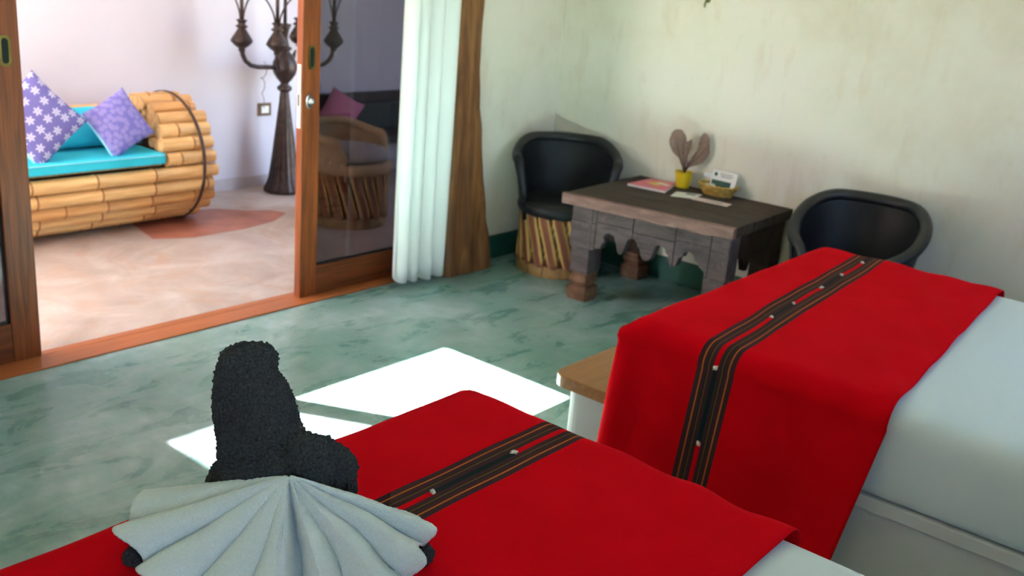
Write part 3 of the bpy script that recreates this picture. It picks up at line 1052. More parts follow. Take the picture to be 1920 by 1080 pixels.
def quad_board(a0, a1, z0, z1):
    """a strip of the top between depth fractions a0 and a1"""
    def P(s, t):
        x = (fl[0] + (fr_[0] - fl[0]) * s) * (1 - t) + (bl[0] + (br_[0] - bl[0]) * s) * t
        y = (fl[1] + (fr_[1] - fl[1]) * s) * (1 - t) + (bl[1] + (br_[1] - bl[1]) * s) * t
        return (x - ox, y - oy)
    q = [P(0, a0), P(0, a1), P(1, a1), P(1, a0)]
    return MB().prism(q, lambda p: (p[0], p[1], z0), lambda p: (p[0], p[1], z1))


for a0, a1 in ((0.045, 0.33), (0.333, 0.66), (0.663, 1.0)):
    quad_board(a0, a1, ZT - 0.052, ZT).build('top_plank', M['tbl_top'], T, bevel=0.004)
# front moulding, chipped along its upper edge
fe = MB()
nn = 60
for i in range(nn + 1):
    s_ = i / nn
    x = fl[0] + (fr_[0] - fl[0]) * s_ - ox
    y = fl[1] + (fr_[1] - fl[1]) * s_ - oy
    ch = 0.007 * max(0, noise.noise((s_ * 14, 2.2, 0)) * 1.6)
    lo = 0.006 * noise.noise((s_ * 9, 7.1, 0))
    fe.v += [Vector((x + 0.004, y, ZT - 0.056 + lo)), Vector((x, y, ZT - 0.03)), Vector((x + ch, y, ZT - 0.001 - ch * 0.7)), Vector((x + 0.034, y, ZT - 0.0005)), Vector((x + 0.034, y, ZT - 0.056))]
for i in range(nn):
    for j in range(5):
        fe.f.append((i * 5 + j, i * 5 + (j + 1) % 5, (i + 1) * 5 + (j + 1) % 5, (i + 1) * 5 + j))
fe.f += [(0, 1, 2, 3, 4), tuple(nn * 5 + k for k in (4, 3, 2, 1, 0))]
fe.build('front_moulding', M['tbl_edge'], T)
# the apron's lower outline in (y, z); arches between pendants
pend = [(2.549, 0.299, 0.016), (2.405, 0.300, 0.026), (2.262, 0.302, 0.018)]
arch_y = [2.617, 2.488, 2.335, 2.185]
out = [(2.838, 0.285), (2.702, 0.285), (2.690, 0.298), (2.661, 0.303), (2.655, 0.328), (2.640, 0.345)]
def arch(yc, w, zt=0.392):
    return [(yc + w * math.cos(PI * k / 8), zt - 0.030 + 0.030 * math.sin(PI * k / 8)) for k in range(9)]
for i, ay in enumerate(arch_y):
    out += arch(ay, 0.031)
    if i < 3:
        py, pz, pw = pend[i]
        out += [(py + pw + 0.010, 0.350), (py + pw + 0.004, 0.322), (py + pw * 0.7, pz + 0.004), (py, pz - 0.002), (py - pw * 0.7, pz + 0.004), (py - pw - 0.004, 0.322), (py - pw - 0.010, 0.350)]
out += [(2.135, 0.345), (2.125, 0.330), (2.10, 0.318), (2.09, 0.298), (2.078, 0.285), (1.985, 0.285)]
ZA = ZT - 0.057


def fx(y, inset=0.058):     # x of the front face at y
    s_ = (fl[1] - y) / (fl[1] - fr_[1])
    return fl[0] + (fr_[0] - fl[0]) * s_ + inset


# boards of the apron: split at plank joints
def clip_poly(y_hi, y_lo):
    lower = [(y, z) for y, z in out if y_lo <= y <= y_hi]
    def zat(yq):
        for (ya, za), (yb, zb) in zip(out, out[1:]):
            if min(ya, yb) <= yq <= max(ya, yb) and abs(ya - yb) > 1e-6:
                return za + (zb - za) * (yq - ya) / (yb - ya)
        return 0.3
    lower = [(y_hi, zat(y_hi))] + lower + [(y_lo, zat(y_lo))]
    return lower
cuts = [2.838, 2.695, 2.49, 2.262, 2.08, 1.985]
for i in range(5):
    hi, lo = cuts[i] - (0.0012 if i else 0), cuts[i + 1] + (0.0012 if i < 4 else 0)
    zsplit = 0.425 + 0.012 * (i % 2)
    lw = clip_poly(hi, lo)
    poly = [(hi, zsplit - 0.001)] + lw + [(lo, zsplit - 0.001)]
    d = 0.002 * (i % 2)
    MB().prism(poly, lambda p: (fx(p[0]) + d - ox, p[0] - oy, p[1]), lambda p: (fx(p[0]) + 0.045 - ox, p[0] - oy, p[1])).build('apron_board', M['tbl_front'], T, bevel=0.0015, seg=1)
    poly = [(hi, ZA), (hi, zsplit + 0.001), (lo, zsplit + 0.001), (lo, ZA)]
    d2 = 0.0025 * ((i + 1) % 2)
    MB().prism(poly, lambda p: (fx(p[0]) + d2 - ox, p[0] - oy, p[1]), lambda p: (fx(p[0]) + 0.045 - ox, p[0] - oy, p[1])).build('apron_board', M['tbl_front'], T, bevel=0.0015, seg=1)
# legs: block, waist and carved foot
def leg(xc, yc, front):
    hw = 0.056
    L_ = MB()
    L_.box(-hw, hw, -hw, hw, 0.150, 0.284).box(-hw, hw, -hw, hw, 0.284, ZA)
    lo_ = L_.build('leg', M['tbl_front'] if front else M['tbl_side'], T, bevel=0.004, loc=(xc - ox, yc - oy, 0))
    ring = lambda s_: rrect(-s_, s_, -s_, s_, 0.012, 3)
    ft = MB()
    prof = [(0.052, 0.150), (0.046, 0.144), (0.045, 0.130), (0.054, 0.124), (0.058, 0.114), (0.057, 0.100), (0.052, 0.092), (0.048, 0.088), (0.048, 0.080), (0.060, 0.074), (0.063, 0.062), (0.063, 0.020), (0.056, 0.0)]
    rs = [[(p[0], p[1], z) for p in ring(s_)] for s_, z in prof]
    n_ = len(rs[0])
    ft.add([p for r in rs for p in r], [(i * n_ + k, i * n_ + (k + 1) % n_, (i + 1) * n_ + (k + 1) % n_, (i + 1) * n_ + k) for i in range(len(rs) - 1) for k in range(n_)] + [tuple(range(n_)), tuple((len(rs) - 1) * n_ + k for k in range(n_))])
    autosmooth(ft.build('carved_foot', M['tbl_foot'], lo_), 35)
leg(fx(2.77, 0.118), 2.775, True)
leg(fx(2.04, 0.118), 2.045, True)
leg(4.66, 2.82, False)
leg(4.66, 2.05, False)
# side and rear aprons
for yy, d in ((2.80, 0.03), (2.015, 0.03)):
    x0_, x1_ = fx(yy) + 0.06, 4.70
    pl = [(x0_, ZA), (x0_, 0.30)]
    nA = 3
    for k in range(nA):
        xa_ = x0_ + (x1_ - x0_) * (k + 0.5) / nA
        w_ = (x1_ - x0_) / nA * 0.32
        pl += [(xa_ - w_ * math.cos(PI * q / 8), 0.34 + 0.045 * math.sin(PI * q / 8)) for q in range(9)]
        if k < nA - 1:
            pm = x0_ + (x1_ - x0_) * (k + 1) / nA
            pl += [(pm - 0.015, 0.30), (pm + 0.015, 0.30)]
    pl += [(x1_, 0.30), (x1_, ZA)]
    MB().prism(pl, lambda p: (p[0] - ox, yy - d / 2 - oy, p[1]), lambda p: (p[0] - ox, yy + d / 2 - oy, p[1])).build('side_apron', M['tbl_side'], T)
MB().box(4.69 - ox, 4.715 - ox, 2.05 - oy, 2.82 - oy, 0.36, ZA).build('rear_apron', M['tbl_side'], T)

# things on the table
def plate(pts, z0, z1):
    cx = sum(p[0] for p in pts) / len(pts); cy = sum(p[1] for p in pts) / len(pts)
    return MB().prism([(p[0] - cx, p[1] - cy) for p in pts], lambda p: (p[0], p[1], z0), lambda p: (p[0], p[1], z1)), (cx, cy, ZT + 0.0005)


M['mag'] = plain('pink_cover', srgb(214, 92, 108), 0.35, var=0.1, vs=12)
M['pages'] = plain('paper_pages', srgb(222, 208, 206), 0.8)
M['paper'] = plain('paper_white', srgb(222, 214, 200), 0.7, var=0.04)
M['paper_pink'] = plain('paper_pinkish', srgb(214, 190, 184), 0.7, var=0.05)
M['print_grey'] = plain('print_grey', srgb(120, 112, 116), 0.7)
M['print_y'] = plain('print_yellow', srgb(220, 190, 70), 0.5)
M['print_w'] = plain('print_white', srgb(226, 214, 206), 0.5)
M['green'] = plain('dark_green_card', srgb(14, 74, 58), 0.5)
mb, lc = plate([(4.42, 2.782), (4.440, 2.560), (4.690, 2.640), (4.660, 2.785)], 0, 0.011)
mg = thing('magazine', 'pink covered magazine lying on the carved table beside yellow pot', 'magazine', lc)
mb.build('page_block', M['pages'], mg)
mb, _ = plate([(4.42, 2.782), (4.440, 2.560), (4.690, 2.640), (4.660, 2.785)], 0.011, 0.013)
cv = mb.build('cover', M['mag'], mg)
MB().prism([(-0.04, -0.03), (0.06, -0.045), (0.075, 0.0), (-0.01, 0.05)], lambda p: (p[0], p[1], 0.013), lambda p: (p[0], p[1], 0.0134)).build('printed_patch', M['print_y'], cv)
MB().prism([(0.0, -0.075), (0.035, -0.078), (0.05, 0.0), (0.015, 0.0)], lambda p: (p[0], p[1], 0.0134), lambda p: (p[0], p[1], 0.0138)).build('printed_patch', M['print_w'], cv)
mb, lc = plate([(4.405, 2.505), (4.462, 2.395), (4.60, 2.425), (4.535, 2.545)], 0, 0.0015)
c1 = thing('paper_card', 'cream paper card with dark printed corner lying before the pot', 'card', lc)
mb.build('sheet', M['paper'], c1)
MB().prism([(0.03, -0.03), (0.065, -0.028), (0.05, 0.02), (0.015, 0.015)], lambda p: (p[0], p[1], 0.0015), lambda p: (p[0], p[1], 0.0018)).build('printed_patch', M['print_grey'], c1)
mb, lc = plate([(4.440, 2.400), (4.455, 2.205), (4.53, 2.215), (4.515, 2.405)], 0, 0.0015)
c2 = thing('paper_slip', 'long pinkish paper slip lying on the carved table before basket', 'card', lc)
mb.build('sheet', M['paper_pink'], c2)
for k in range(3):
    MB().box(-0.02 + 0.014 * k, -0.014 + 0.014 * k, -0.06, 0.05 - 0.02 * k, 0.0015, 0.0018).build('printed_line', M['print_grey'], c2)

# yellow pot with a dried sea fan
M['pot'] = plain('yellow_glaze', srgb(226, 188, 24), 0.45, 0.4, var=0.08, vs=10)
M['soil'] = plain('pot_sand', srgb(150, 120, 90), 0.95, var=0.3, vs=80)
pt = thing('flower_pot', 'yellow ribbed pot holding a dried brown sea fan', 'pot', (4.668, 2.590, ZT + 0.0005))
prof = [(0.036, 0.0)]
for k in range(19):
    z = 0.004 + 0.078 * k / 18
    prof.append((0.037 + 0.009 * k / 18 + 0.0012 * math.sin(k * PI / 2), z))
prof += [(0.049, 0.083), (0.049, 0.088), (0.044, 0.088), (0.042, 0.078)]
MB().lathe(prof, 32).build('pot_body', M['pot'], pt, smooth=True)
MB().lathe([(0.041, 0.070), (0.041, 0.078), (0.02, 0.080), (0.002, 0.081)], 24).build('pot_filling', M['soil'], pt, smooth=True)
m, nt, b = mat('dried_sea_fan', 0.9, 0.1)
v = coords(nt)
b.inputs['Base Color'].default_value = srgb(150, 122, 106)
vo = N(nt, 'ShaderNodeTexVoronoi', feature='DISTANCE_TO_EDGE')
vo.inputs['Scale'].default_value = 190
nt.links.new(v, vo.inputs['Vector'])
b.inputs['Alpha'].default_value = 1
nt.links.new(ramp(nt, vo.outputs['Distance'], [(0.14, (1, 1, 1, 1)), (0.2, (0.25, 0.25, 0.25, 1))]), b.inputs['Alpha'])
M['fan_net'] = m
M['fan_stem'] = plain('sea_fan_stem', srgb(84, 62, 56), 0.8, var=0.2)
# the fan stands in the plane of the wall: coordinates s (along +RD-like axis) and z
SD = Vector((0.30, -0.954, 0))


def lobe(pts, off):
    q = []
    n_ = len(pts)
    for i in range(n_):                         # smooth the outline, then roughen it
        for k in range(4):
            t = k / 4
            p0, p1, p2, p3 = (Vector(pts[(i + j - 1) % n_]) for j in range(4))
            c_ = 0.5 * ((2 * p1) + (p2 - p0) * t + (2 * p0 - 5 * p1 + 4 * p2 - p3) * t * t + (3 * p1 - p0 - 3 * p2 + p3) * t ** 3)
            q.append((c_.x + random.uniform(-0.002, 0.002), c_.y + random.uniform(-0.002, 0.002)))
    def P(p, d):
        bow = 0.012 * math.sin(p[0] * 20) + off
        w = SD * (p[0] * 1.22)
        return (w.x + (bow + d) * 0.95, w.y + (bow + d) * 0.3, p[1])
    mb_ = MB().prism(q, lambda p: P(p, 0), lambda p: P(p, 0.0016))
    return mb_, P


lobes = [
    ([(-0.005, 0.10), (-0.03, 0.15), (-0.062, 0.19), (-0.080, 0.24), (-0.072, 0.295), (-0.040, 0.312), (-0.015, 0.285), (-0.005, 0.25), (0.012, 0.262), (0.022, 0.235), (0.012, 0.19), (0.006, 0.14)], 0.0),
    ([(0.008, 0.11), (0.022, 0.17), (0.045, 0.21), (0.046, 0.26), (0.058, 0.300), (0.082, 0.292), (0.092, 0.25), (0.096, 0.20), (0.078, 0.15), (0.045, 0.125)], 0.012),
]
for pts, off in lobes:
    mb_, P = lobe(pts, off)
    lo_ = mb_.build('sea_fan_lobe', M['fan_net'], pt)
    cx = sum(p[0] for p in pts) / len(pts)
    top = max(p[1] for p in pts)
    for e in (-0.5, 0, 0.5):
        tgt = (cx + e * 0.06, top - 0.03 - abs(e) * 0.05)
        path = [P((0.0, 0.075), -0.001), P((tgt[0] * 0.25, 0.13), -0.001), P((tgt[0] * 0.7, 0.19), -0.001), P(tgt, -0.001)]
        MB().tube(path, [0.0032, 0.0024, 0.0016, 0.0007], 6).build('sea_fan_rib', M['fan_stem'], lo_, smooth=True)

# basket with card and shells
M['wicker'] = plain('wicker', srgb(186, 150, 78), 0.8, 0.2, var=0.3, vs=70, bmp=0.5, bs=160)
bk = thing('basket', 'shallow oval wicker basket standing on the carved table by wall', 'basket', (4.668, 2.375, ZT + 0.0005))
for k in range(6):
    z = 0.006 + 0.0095 * k
    rx, ry = 0.044 + 0.006 * k, 0.078 + 0.006 * k
    rx, ry = rx * 0.98, ry
    MB().tube([(rx * math.cos(a) , ry * math.sin(a), z + 0.002 * math.sin(a * 14 + k * PI)) for a in [2 * PI * i / 56 for i in range(57)]], 0.0062, 7, cap=False).build('wicker_coil', M['wicker'], bk, smooth=True)
MB().lathe([(0.046, 0.001), (0.046, 0.006), (0.002, 0.006)], 28, sy=1.7).build('basket_floor', M['wicker'], bk)
M['shell'] = plain('white_shell', srgb(226, 216, 196), 0.5, var=0.08, vs=30)
for lx, ly, r, lab in ((-0.030, 0.022, 0.019, 'white rounded shell at the front of the wicker basket'), (-0.018, 0.058, 0.014, 'small white shell at the end of basket nearer the pot'), (-0.018, -0.055, 0.012, 'tiny white shell at the end of basket away from the pot')):
    sh = MB().lathe([(r * math.sin(PI * k / 10) + 0.0004, r * 0.75 * (1 - math.cos(PI * k / 10))) for k in range(11)], 18, flute=lambda i, a: 0.04 * math.cos(9 * a)).build('shell', M['shell'], smooth=True, loc=(4.668 + lx, 2.375 + ly, ZT + 0.034))
    tag(sh, lab, 'shell')
cd = thing('info_card', 'white folded card with green lower half leaning in wicker basket', 'card', (4.690, 2.378, ZT + 0.012), math.radians(-5))
cd.rotation_euler = (0, math.radians(14), math.radians(-4))
MB().box(0, 0.002, -0.082, 0.070, 0.0, 0.115).build('card_sheet', M['white_plate'], cd)
MB().box(-0.0008, 0, -0.056, 0.062, 0.008, 0.062).build('green_panel', M['green'], cd)
MB().prism([(0.012 * math.cos(2 * PI * k / 10) * (1 if k % 2 else 0.75), 0.011 * math.sin(2 * PI * k / 10)) for k in range(10)], lambda p: (-0.0008, 0.046 + p[0], 0.092 + p[1]), lambda p: (0, 0.046 + p[0], 0.092 + p[1])).build('green_emblem', M['green'], cd)
for z, y0, y1 in ((0.098, -0.055, 0.022), (0.089, -0.062, 0.018), (0.081, -0.05, 0.012)):
    MB().box(-0.0008, 0, y0, y1, z, z + 0.0035).build('printed_line', M['print_grey'], cd)
MB().add([(0.0, 0.068, 0.07), (0.0, 0.068, 0.09), (-0.035, 0.098, 0.082), (-0.03, 0.098, 0.066), (0.0015, 0.07, 0.07), (0.0015, 0.07, 0.09), (-0.0335, 0.10, 0.082), (-0.0285, 0.10, 0.066)], [(0, 1, 2, 3), (7, 6, 5, 4), (0, 4, 5, 1), (1, 5, 6, 2), (2, 6, 7, 3), (3, 7, 4, 0)]).build('folded_flap', M['white_plate'], cd)

# hook on the back wall
M['hook'] = plain('green_bronze', srgb(128, 128, 84), 0.6, metal=0.3, var=0.3, vs=60)
hk = thing('wall_hook', 'small greenish metal hook fixed to the plaster above the table', 'hook', (WX, 2.635, 1.545))
MB().lathe([(0.014, -0.004), (0.014, 0.004), (0.004, 0.008)], 14).build('hook_plate', M['hook'], hk, smooth=True).rotation_euler = (0, math.radians(-90), 0)
MB().tube([(-0.004, 0, 0.0), (-0.022, 0, -0.004), (-0.026, 0.004, -0.026), (-0.016, 0.008, -0.034), (-0.010, 0.010, -0.024)], [0.005, 0.005, 0.006, 0.005, 0.003], 8).build('hook_arm', M['hook'], hk, smooth=True)

# ------------------------------------------------------------------ terrace: bamboo sofa
SR, SYC, SXE, SX0 = 0.38, 5.34, 3.355, 1.25
S = thing('bamboo_sofa', 'barrel-shaped sofa of stacked bamboo poles with turquoise cushions', 'sofa', ((SXE + SX0) / 2, SYC, 0))
sxc = (SXE + SX0) / 2


def pole(x0, x1, y, z, r, nodes=True, rough_end=True):
    xs_, rs_ = [], []
    nd = []
    x = x0
    step = random.uniform(0.26, 0.36)
    nxt = x0 + random.uniform(0.06, 0.3)
    while nxt < x1 - 0.03:
        nd.append(nxt)
        nxt += step * random.uniform(0.9, 1.1)
    pts = [(x0, r * 0.97)]
    for n_ in nd:
        pts += [(n_ - 0.018, r * 0.985), (n_ - 0.005, r * 1.05), (n_ + 0.005, r * 1.05), (n_ + 0.018, r * 0.985)]
    pts.append((x1, r * 0.97))
    o = MB().tube([(p[0] - sxc, y - SYC, z) for p in pts], [p[1] for p in pts], 12).build('bamboo_pole', M['bamboo'], S)
    autosmooth(o, 50)
    for n_ in nd:
        MB().tube([(n_ - 0.0055 - sxc, y - SYC, z), (n_ + 0.0055 - sxc, y - SYC, z)], r * 1.065, 12).build('bamboo_joint', M['bamboo_node'], o, smooth=False)
    # hollow cut ends
    for xe, sgn in ((x0, -1), (x1, 1)):
        e = MB()
        ro, ri = r * 0.93, r * 0.55
        vs = [(xe + sgn * 0.0012 - sxc, y - SYC + ro * math.cos(2 * PI * k / 12), z + ro * math.sin(2 * PI * k / 12)) for k in range(12)]
        vs += [(xe + sgn * 0.0012 - sxc, y - SYC + ri * math.cos(2 * PI * k / 12), z + ri * math.sin(2 * PI * k / 12)) for k in range(12)]
        vs += [(xe - sgn * 0.0 - sxc, y - SYC + ri * math.cos(2 * PI * k / 12), z + ri * math.sin(2 * PI * k / 12)) for k in range(12)]
        fs = [(k, (k + 1) % 12, 12 + (k + 1) % 12, 12 + k) for k in range(12)] + [(12 + k, 12 + (k + 1) % 12, 24 + (k + 1) % 12, 24 + k) for k in range(12)]
        e.add(vs, fs).build('cut_end', M['bamboo_end'], o)
    return o


random.seed(11)
npole = 26
for i in range(npole):
    th = 2 * PI * i / npole - PI / 2 + 0.02        # from the bottom, turning to the front
    rp = (SR * math.sin(PI / npole)) * random.uniform(0.86, 0.99)
    y = SYC - (SR - rp) * math.cos(th)
    z = SR + (SR - rp) * math.sin(th) + 0.002
    deg = math.degrees(th)
    jit = random.uniform(-0.022, 0.018)
    front_notch = 3 < deg < 130                     # seat opening between front edge and top
    if front_notch:
        st = 3.03 + 0.045 * sstep(10, 120, deg) + random.uniform(-0.015, 0.015)
        pole(st, SXE + jit, y, z, rp)
        pole(SX0 + jit, 1.56, y, z, rp)
    else:
        pole(SX0 + random.uniform(-0.02, 0.02), SXE + jit, y, z, rp)
# second layer inside the arm: cut ends facing the seat
for i in range(11):
    th = math.radians(14 + 12 * i)
    rp = 0.026 * random.uniform(0.8, 1.15)
    rr_ = SR - 0.092
    pole(3.035 + random.uniform(-0.02, 0.03), SXE - random.uniform(0.0, 0.05), SYC - rr_ * math.cos(th), SR + rr_ * math.sin(th), rp)
for i in range(6):
    th = math.radians(18 + 15 * i)
    rp = 0.026 * random.uniform(0.8, 1.1)
    rr_ = SR - 0.150
    pole(3.03 + random.uniform(-0.02, 0.03), SXE - random.uniform(0.0, 0.05), SYC - rr_ * math.cos(th), SR + rr_ * math.sin(th), rp)
# iron bands round the barrel
for xb_ in (3.262, 1.36):
    pb = MB()
    nb = 64
    for k in range(nb):
        a = 2 * PI * k / nb
        for dr_, dx in ((0.001, -0.009), (0.006, -0.009), (0.006, 0.009), (0.001, 0.009)):
            pb.v.append(Vector((xb_ + dx - sxc, -(SR + dr_) * math.cos(a), max(0.001, SR + 0.002 + (SR + dr_) * math.sin(a)))))
    for k in range(nb):
        for j in range(4):
            pb.f.append((k * 4 + j, k * 4 + (j + 1) % 4, ((k + 1) % nb) * 4 + (j + 1) % 4, ((k + 1) % nb) * 4 + j))
    pb.build('iron_band', M['band'], S)
# dark filling behind the poles
MB().box(SX0 + 0.03 - sxc, SXE - 0.06 - sxc, -0.17, 0.17, 0.11, 0.36).build('inner_core', M['bamboo_dark'], S)
for xa_, xb_ in ((3.10, SXE - 0.04), (SX0 + 0.04, 1.50)):
    MB().tube([(xa_ - sxc, 0, SR), (xb_ - sxc, 0, SR)], SR - 0.075, 24).build('inner_core', M['bamboo_dark'], S)
# seat base of planks under the cushion
MB().box(1.56 - sxc, 3.03 - sxc, 5.03 - SYC, 5.62 - SYC, 0.395, 0.412).build('seat_deck', M['bamboo_end'], S)

# seat cushion and back cushions
sc_ = thing('seat_cushion', 'long flat turquoise seat cushion on the bamboo sofa', 'cushion', (2.30, 5.262, 0.414))
MB().box(-0.735, 0.722, -0.295, 0.22, 0.0, 0.062).build('cushion_body', M['turquoise'], sc_, bevel=0.014, seg=3)
for z in (0.010, 0.052):
    MB().tube([(-0.72, -0.297, z), (0.708, -0.297, z), (0.723, -0.28, z), (0.723, 0.20, z)], 0.003, 6).build('piping', M['aqua_trim'] if z > 0.03 else M['turquoise'], sc_)


def pillow(name, label, cat, w, h, t, material, M4, trim=None, group=None):
    o = thing(name, label, cat, group=group)
    o.matrix_world = M4
    def side(s):
        def fn(u, v):
            x, y = 2 * u - 1, 2 * v - 1
            e = (max(0, 1 - x * x) * max(0, 1 - y * y)) ** 0.42
            pin = 1 - 0.07 * (1 - abs(x) ** 2) * 0 
            px = x * w / 2 * (1 - 0.06 * (1 - y * y) * abs(x) ** 3)
            py = y * h / 2 * (1 - 0.06 * (1 - x * x) * abs(y) ** 3)
            return (px, py, s * (t / 2 * e + 0.0015 + 0.004 * noise.noise((x * 2, y * 2, s))))
        return fn
    mb_ = MB().grid(side(1), 26, 26, lambda a, c_: (a, c_))
    uv = list(mb_.uv)
    mb_.grid(side(-1), 26, 26, lambda a, c_: (a, c_))
    mb_.uv = uv + mb_.uv
    # close the rim
    n_ = 27
    ring = [i * n_ for i in range(26)] + [26 * n_ + j for j in range(26)] + [i * n_ + 26 for i in range(26, 0, -1)] + [j for j in range(26, 0, -1)]
    B = n_ * n_
    for k in range(len(ring)):
        a, b_ = ring[k], ring[(k + 1) % len(ring)]
        mb_.f.append((a, b_, b_ + B, a + B))
    mb_.build('pillow_body', material, o, smooth=True)
    if trim:
        path = [side(1)(i / 26, 0) for i in range(27)]
        MB().tube([(p[0], p[1], 0) for p in path], 0.0065, 6).build('trim_edge', trim, o)
    return o


def orient(loc, nrm, roll_):
    """local z along nrm, local y rotated by roll_ from vertical"""
    n_ = Vector(nrm).normalized()
    u_ = Vector((0, 0, 1)) - n_ * n_.z
    u_.normalize()
    r_ = u_.cross(n_)
    c_, s_ = math.cos(roll_), math.sin(roll_)
    yv = u_ * c_ + r_ * s_
    xv = yv.cross(n_)
    return Matrix(((xv.x, yv.x, n_.x, loc[0]), (xv.y, yv.y, n_.y, loc[1]), (xv.z, yv.z, n_.z, loc[2]), (0, 0, 0, 1)))


pillow('back_cushion', 'plain turquoise back cushion beside the bamboo arm', 'cushion', 0.60, 0.235, 0.17, M['turquoise'], orient((2.745, 5.30, 0.592), (0.0, -1, 0.45), 0), group=None)
pillow('back_cushion', 'plain turquoise back cushion behind the purple daisy pillow', 'cushion', 0.60, 0.235, 0.17, M['turquoise'], orient((2.13, 5.30, 0.592), (0.0, -1, 0.45), 0), group=None)
pillow('throw_pillow', 'purple throw pillow with white daisies standing on one corner', 'pillow', 0.362, 0.362, 0.11, M['flower_a'], orient((2.358, 5.08, 0.684), (-0.15, -1, 0.30), math.radians(48)), trim=M['aqua_trim'])
pillow('throw_pillow', 'lilac throw pillow with faint small print leaning near bamboo arm', 'pillow', 0.294, 0.294, 0.10, M['flower_b'], orient((2.805, 5.08, 0.639), (-0.05, -1, 0.34), math.radians(62)), trim=M['aqua_trim'])

# ------------------------------------------------------------------ iron candelabra lamp
LXc, LYc = 4.275, 5.53
LP = thing('floor_candelabra', 'dark iron candelabra with fluted trumpet base and urn-shaped arms', 'floor lamp', (LXc, LYc, 0))
prof = [(0.128, 0.0), (0.138, 0.012), (0.134, 0.03), (0.118, 0.06), (0.104, 0.10), (0.092, 0.18), (0.078, 0.28), (0.064, 0.40), (0.050, 0.52), (0.038, 0.62), (0.031, 0.69), (0.029, 0.705)]
fl_ = lambda i, a: 0.035 * math.cos(16 * a) * (1 if 1 <= i <= 8 else 0)
MB().lathe(prof, 64, flute=fl_).build('trumpet_base', M['iron'], LP, smooth=True)
MB().lathe([(0.029, 0.70), (0.045, 0.708), (0.052, 0.722), (0.045, 0.736), (0.030, 0.745), (0.028, 0.76), (0.05, 0.785), (0.072, 0.82), (0.082, 0.86), (0.076, 0.90), (0.056, 0.94), (0.034, 0.965), (0.03, 0.975), (0.046, 0.985), (0.048, 0.995), (0.03, 1.005), (0.018, 1.06), (0.03, 1.12), (0.045, 1.15), (0.02, 1.155)], 32, flute=lambda i, a: 0.03 * math.cos(10 * a) if 6 <= i <= 11 else 0).build('central_urn', M['iron'], LP, smooth=True)
AR = 0.375
for ang in (186, 225, 350, 42):
    a = math.radians(ang)
    dx, dy = math.cos(a), math.sin(a)
    path = []
    for r, z in ((0.06, 0.862), (0.14, 0.868), (0.24, 0.872), (0.30, 0.885), (0.345, 0.915), (0.368, 0.955), (0.375, 0.99)):
        path.append((r * dx, r * dy, z))
    arm = MB().tube(path, [0.016, 0.015, 0.015, 0.015, 0.015, 0.016, 0.018], 12).build('arm', M['iron'], LP, smooth=True)
    MB().lathe([(0.018, 0.975), (0.024, 0.985), (0.020, 0.995), (0.045, 1.012), (0.066, 1.035), (0.070, 1.045), (0.060, 1.065), (0.040, 1.095), (0.028, 1.115), (0.024, 1.122), (0.038, 1.130), (0.038, 1.138), (0.024, 1.145), (0.024, 1.160), (0.034, 1.168), (0.034, 1.176), (0.015, 1.18)], 28, c=(AR * dx, AR * dy, 0), flute=lambda i, q: 0.05 * math.cos(12 * q) if 3 <= i <= 5 else 0).build('urn', M['iron'], arm, smooth=True)
    # scrolling wires that rise from the urn
    px, py = -dy, dx
    for s_ in (-1, 1):
        wpath = []
        for t in [k / 10 for k in range(11)]:
            off = s_ * (0.014 + 0.13 * t ** 1.7)
            wpath.append((AR * dx + px * off, AR * dy + py * off, 1.172 + 0.26 * t - 0.05 * t * t))
        MB().tube(wpath, 0.0055, 8).build('scroll_wire', M['iron'], arm, smooth=True)
    MB().tube([(AR * dx, AR * dy, 1.175), (AR * dx, AR * dy, 1.30), (AR * dx * 1.02, AR * dy * 1.02, 1.55)], [0.012, 0.012, 0.012], 10).build('candle_stem', M['iron'], arm, smooth=True)
MB().tube([(0, 0, 1.15), (0, 0, 1.62)], [0.012, 0.010], 10).build('centre_stem', M['iron'], LP, smooth=True)
# small white plate on the arm that points along the wall
tg = MB().box(-0.010, 0.010, -0.002, 0.002, -0.040, 0.0).build('white_tab', M['white_plate'], LP)
tg.location = (0.375 * math.cos(math.radians(350)), 0.375 * math.sin(math.radians(350)) - 0.022, 0.975)
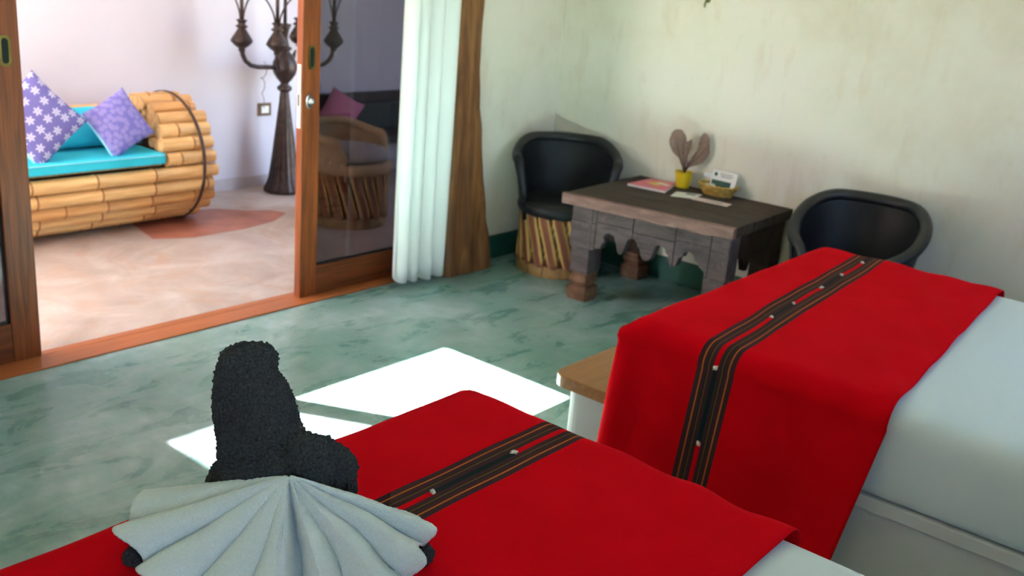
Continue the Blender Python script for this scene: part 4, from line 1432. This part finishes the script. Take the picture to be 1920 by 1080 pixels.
# lamp cord down the wall to a socket
oc = thing('wall_socket', 'wood framed electric socket on the terrace wall behind candelabra', 'socket', (4.275, TY, 0.545))
MB().box(-0.055, 0.055, -0.012, 0.0, -0.045, 0.045).build('frame', M['outlet_wood'], oc, bevel=0.003)
MB().box(-0.030, 0.030, -0.016, -0.012, -0.024, 0.024).build('face_plate', M['white_plate'], oc)
cord = []
for k in range(40):
    t = k / 39
    cord.append((4.275 - 0.02 + 0.03 * math.sin(t * 17) * (1 - t) - 0.04 * (1 - t), TY - 0.03 - 0.05 * (1 - t) ** 2, 0.555 + 0.30 * (1 - t) + 0.03 * math.cos(t * 17) * (1 - t)))
cd_ = MB().tube(cord, 0.0028, 6).build('lamp_cord', M['wire'], smooth=True)
tag(cd_, 'thin looping electric cord hanging between candelabra and wall socket', 'cord')

# dark bench behind the glass with a pink cushion
M['bench'] = plain('dark_bench_wood', srgb(48, 40, 40), 0.55, var=0.2, vs=10)
m, nt, b = mat('patterned_cloth', 0.9, 0.1)
vo = N(nt, 'ShaderNodeTexVoronoi', feature='F1', distance='MANHATTAN')
vo.inputs['Scale'].default_value = 11
vo.inputs['Randomness'].default_value = 0.1
nt.links.new(coords(nt), vo.inputs['Vector'])
nt.links.new(ramp(nt, vo.outputs['Distance'], [(0.25, srgb(120, 128, 122)), (0.42, srgb(62, 70, 70))]), b.inputs['Base Color'])
M['pattern'] = m
BN = thing('terrace_bench', 'dark bench with patterned back seen through the glass door', 'bench', (5.25, 5.55, 0))
MB().box(-0.62, 0.75, -0.20, 0.17, 0.30, 0.36).build('seat', M['bench'], BN, bevel=0.006)
MB().box(-0.62, 0.75, 0.13, 0.18, 0.36, 0.64).build('backrest', M['bench'], BN, bevel=0.006)
MB().box(-0.40, 0.72, 0.07, 0.13, 0.36, 0.57).build('back_pad', M['pattern'], BN, bevel=0.02)
for x in (-0.57, 0.70):
    for y in (-0.16, 0.14):
        MB().box(x - 0.03, x + 0.03, y - 0.03, y + 0.03, 0, 0.30).build('leg', M['bench'], BN)
pillow('throw_pillow', 'small pink pillow leaning on the dark terrace bench', 'pillow', 0.26, 0.26, 0.09, M['pink_cushion'], orient((4.80, 5.55, 0.535), (-0.5, -0.8, 0.3), math.radians(30)))
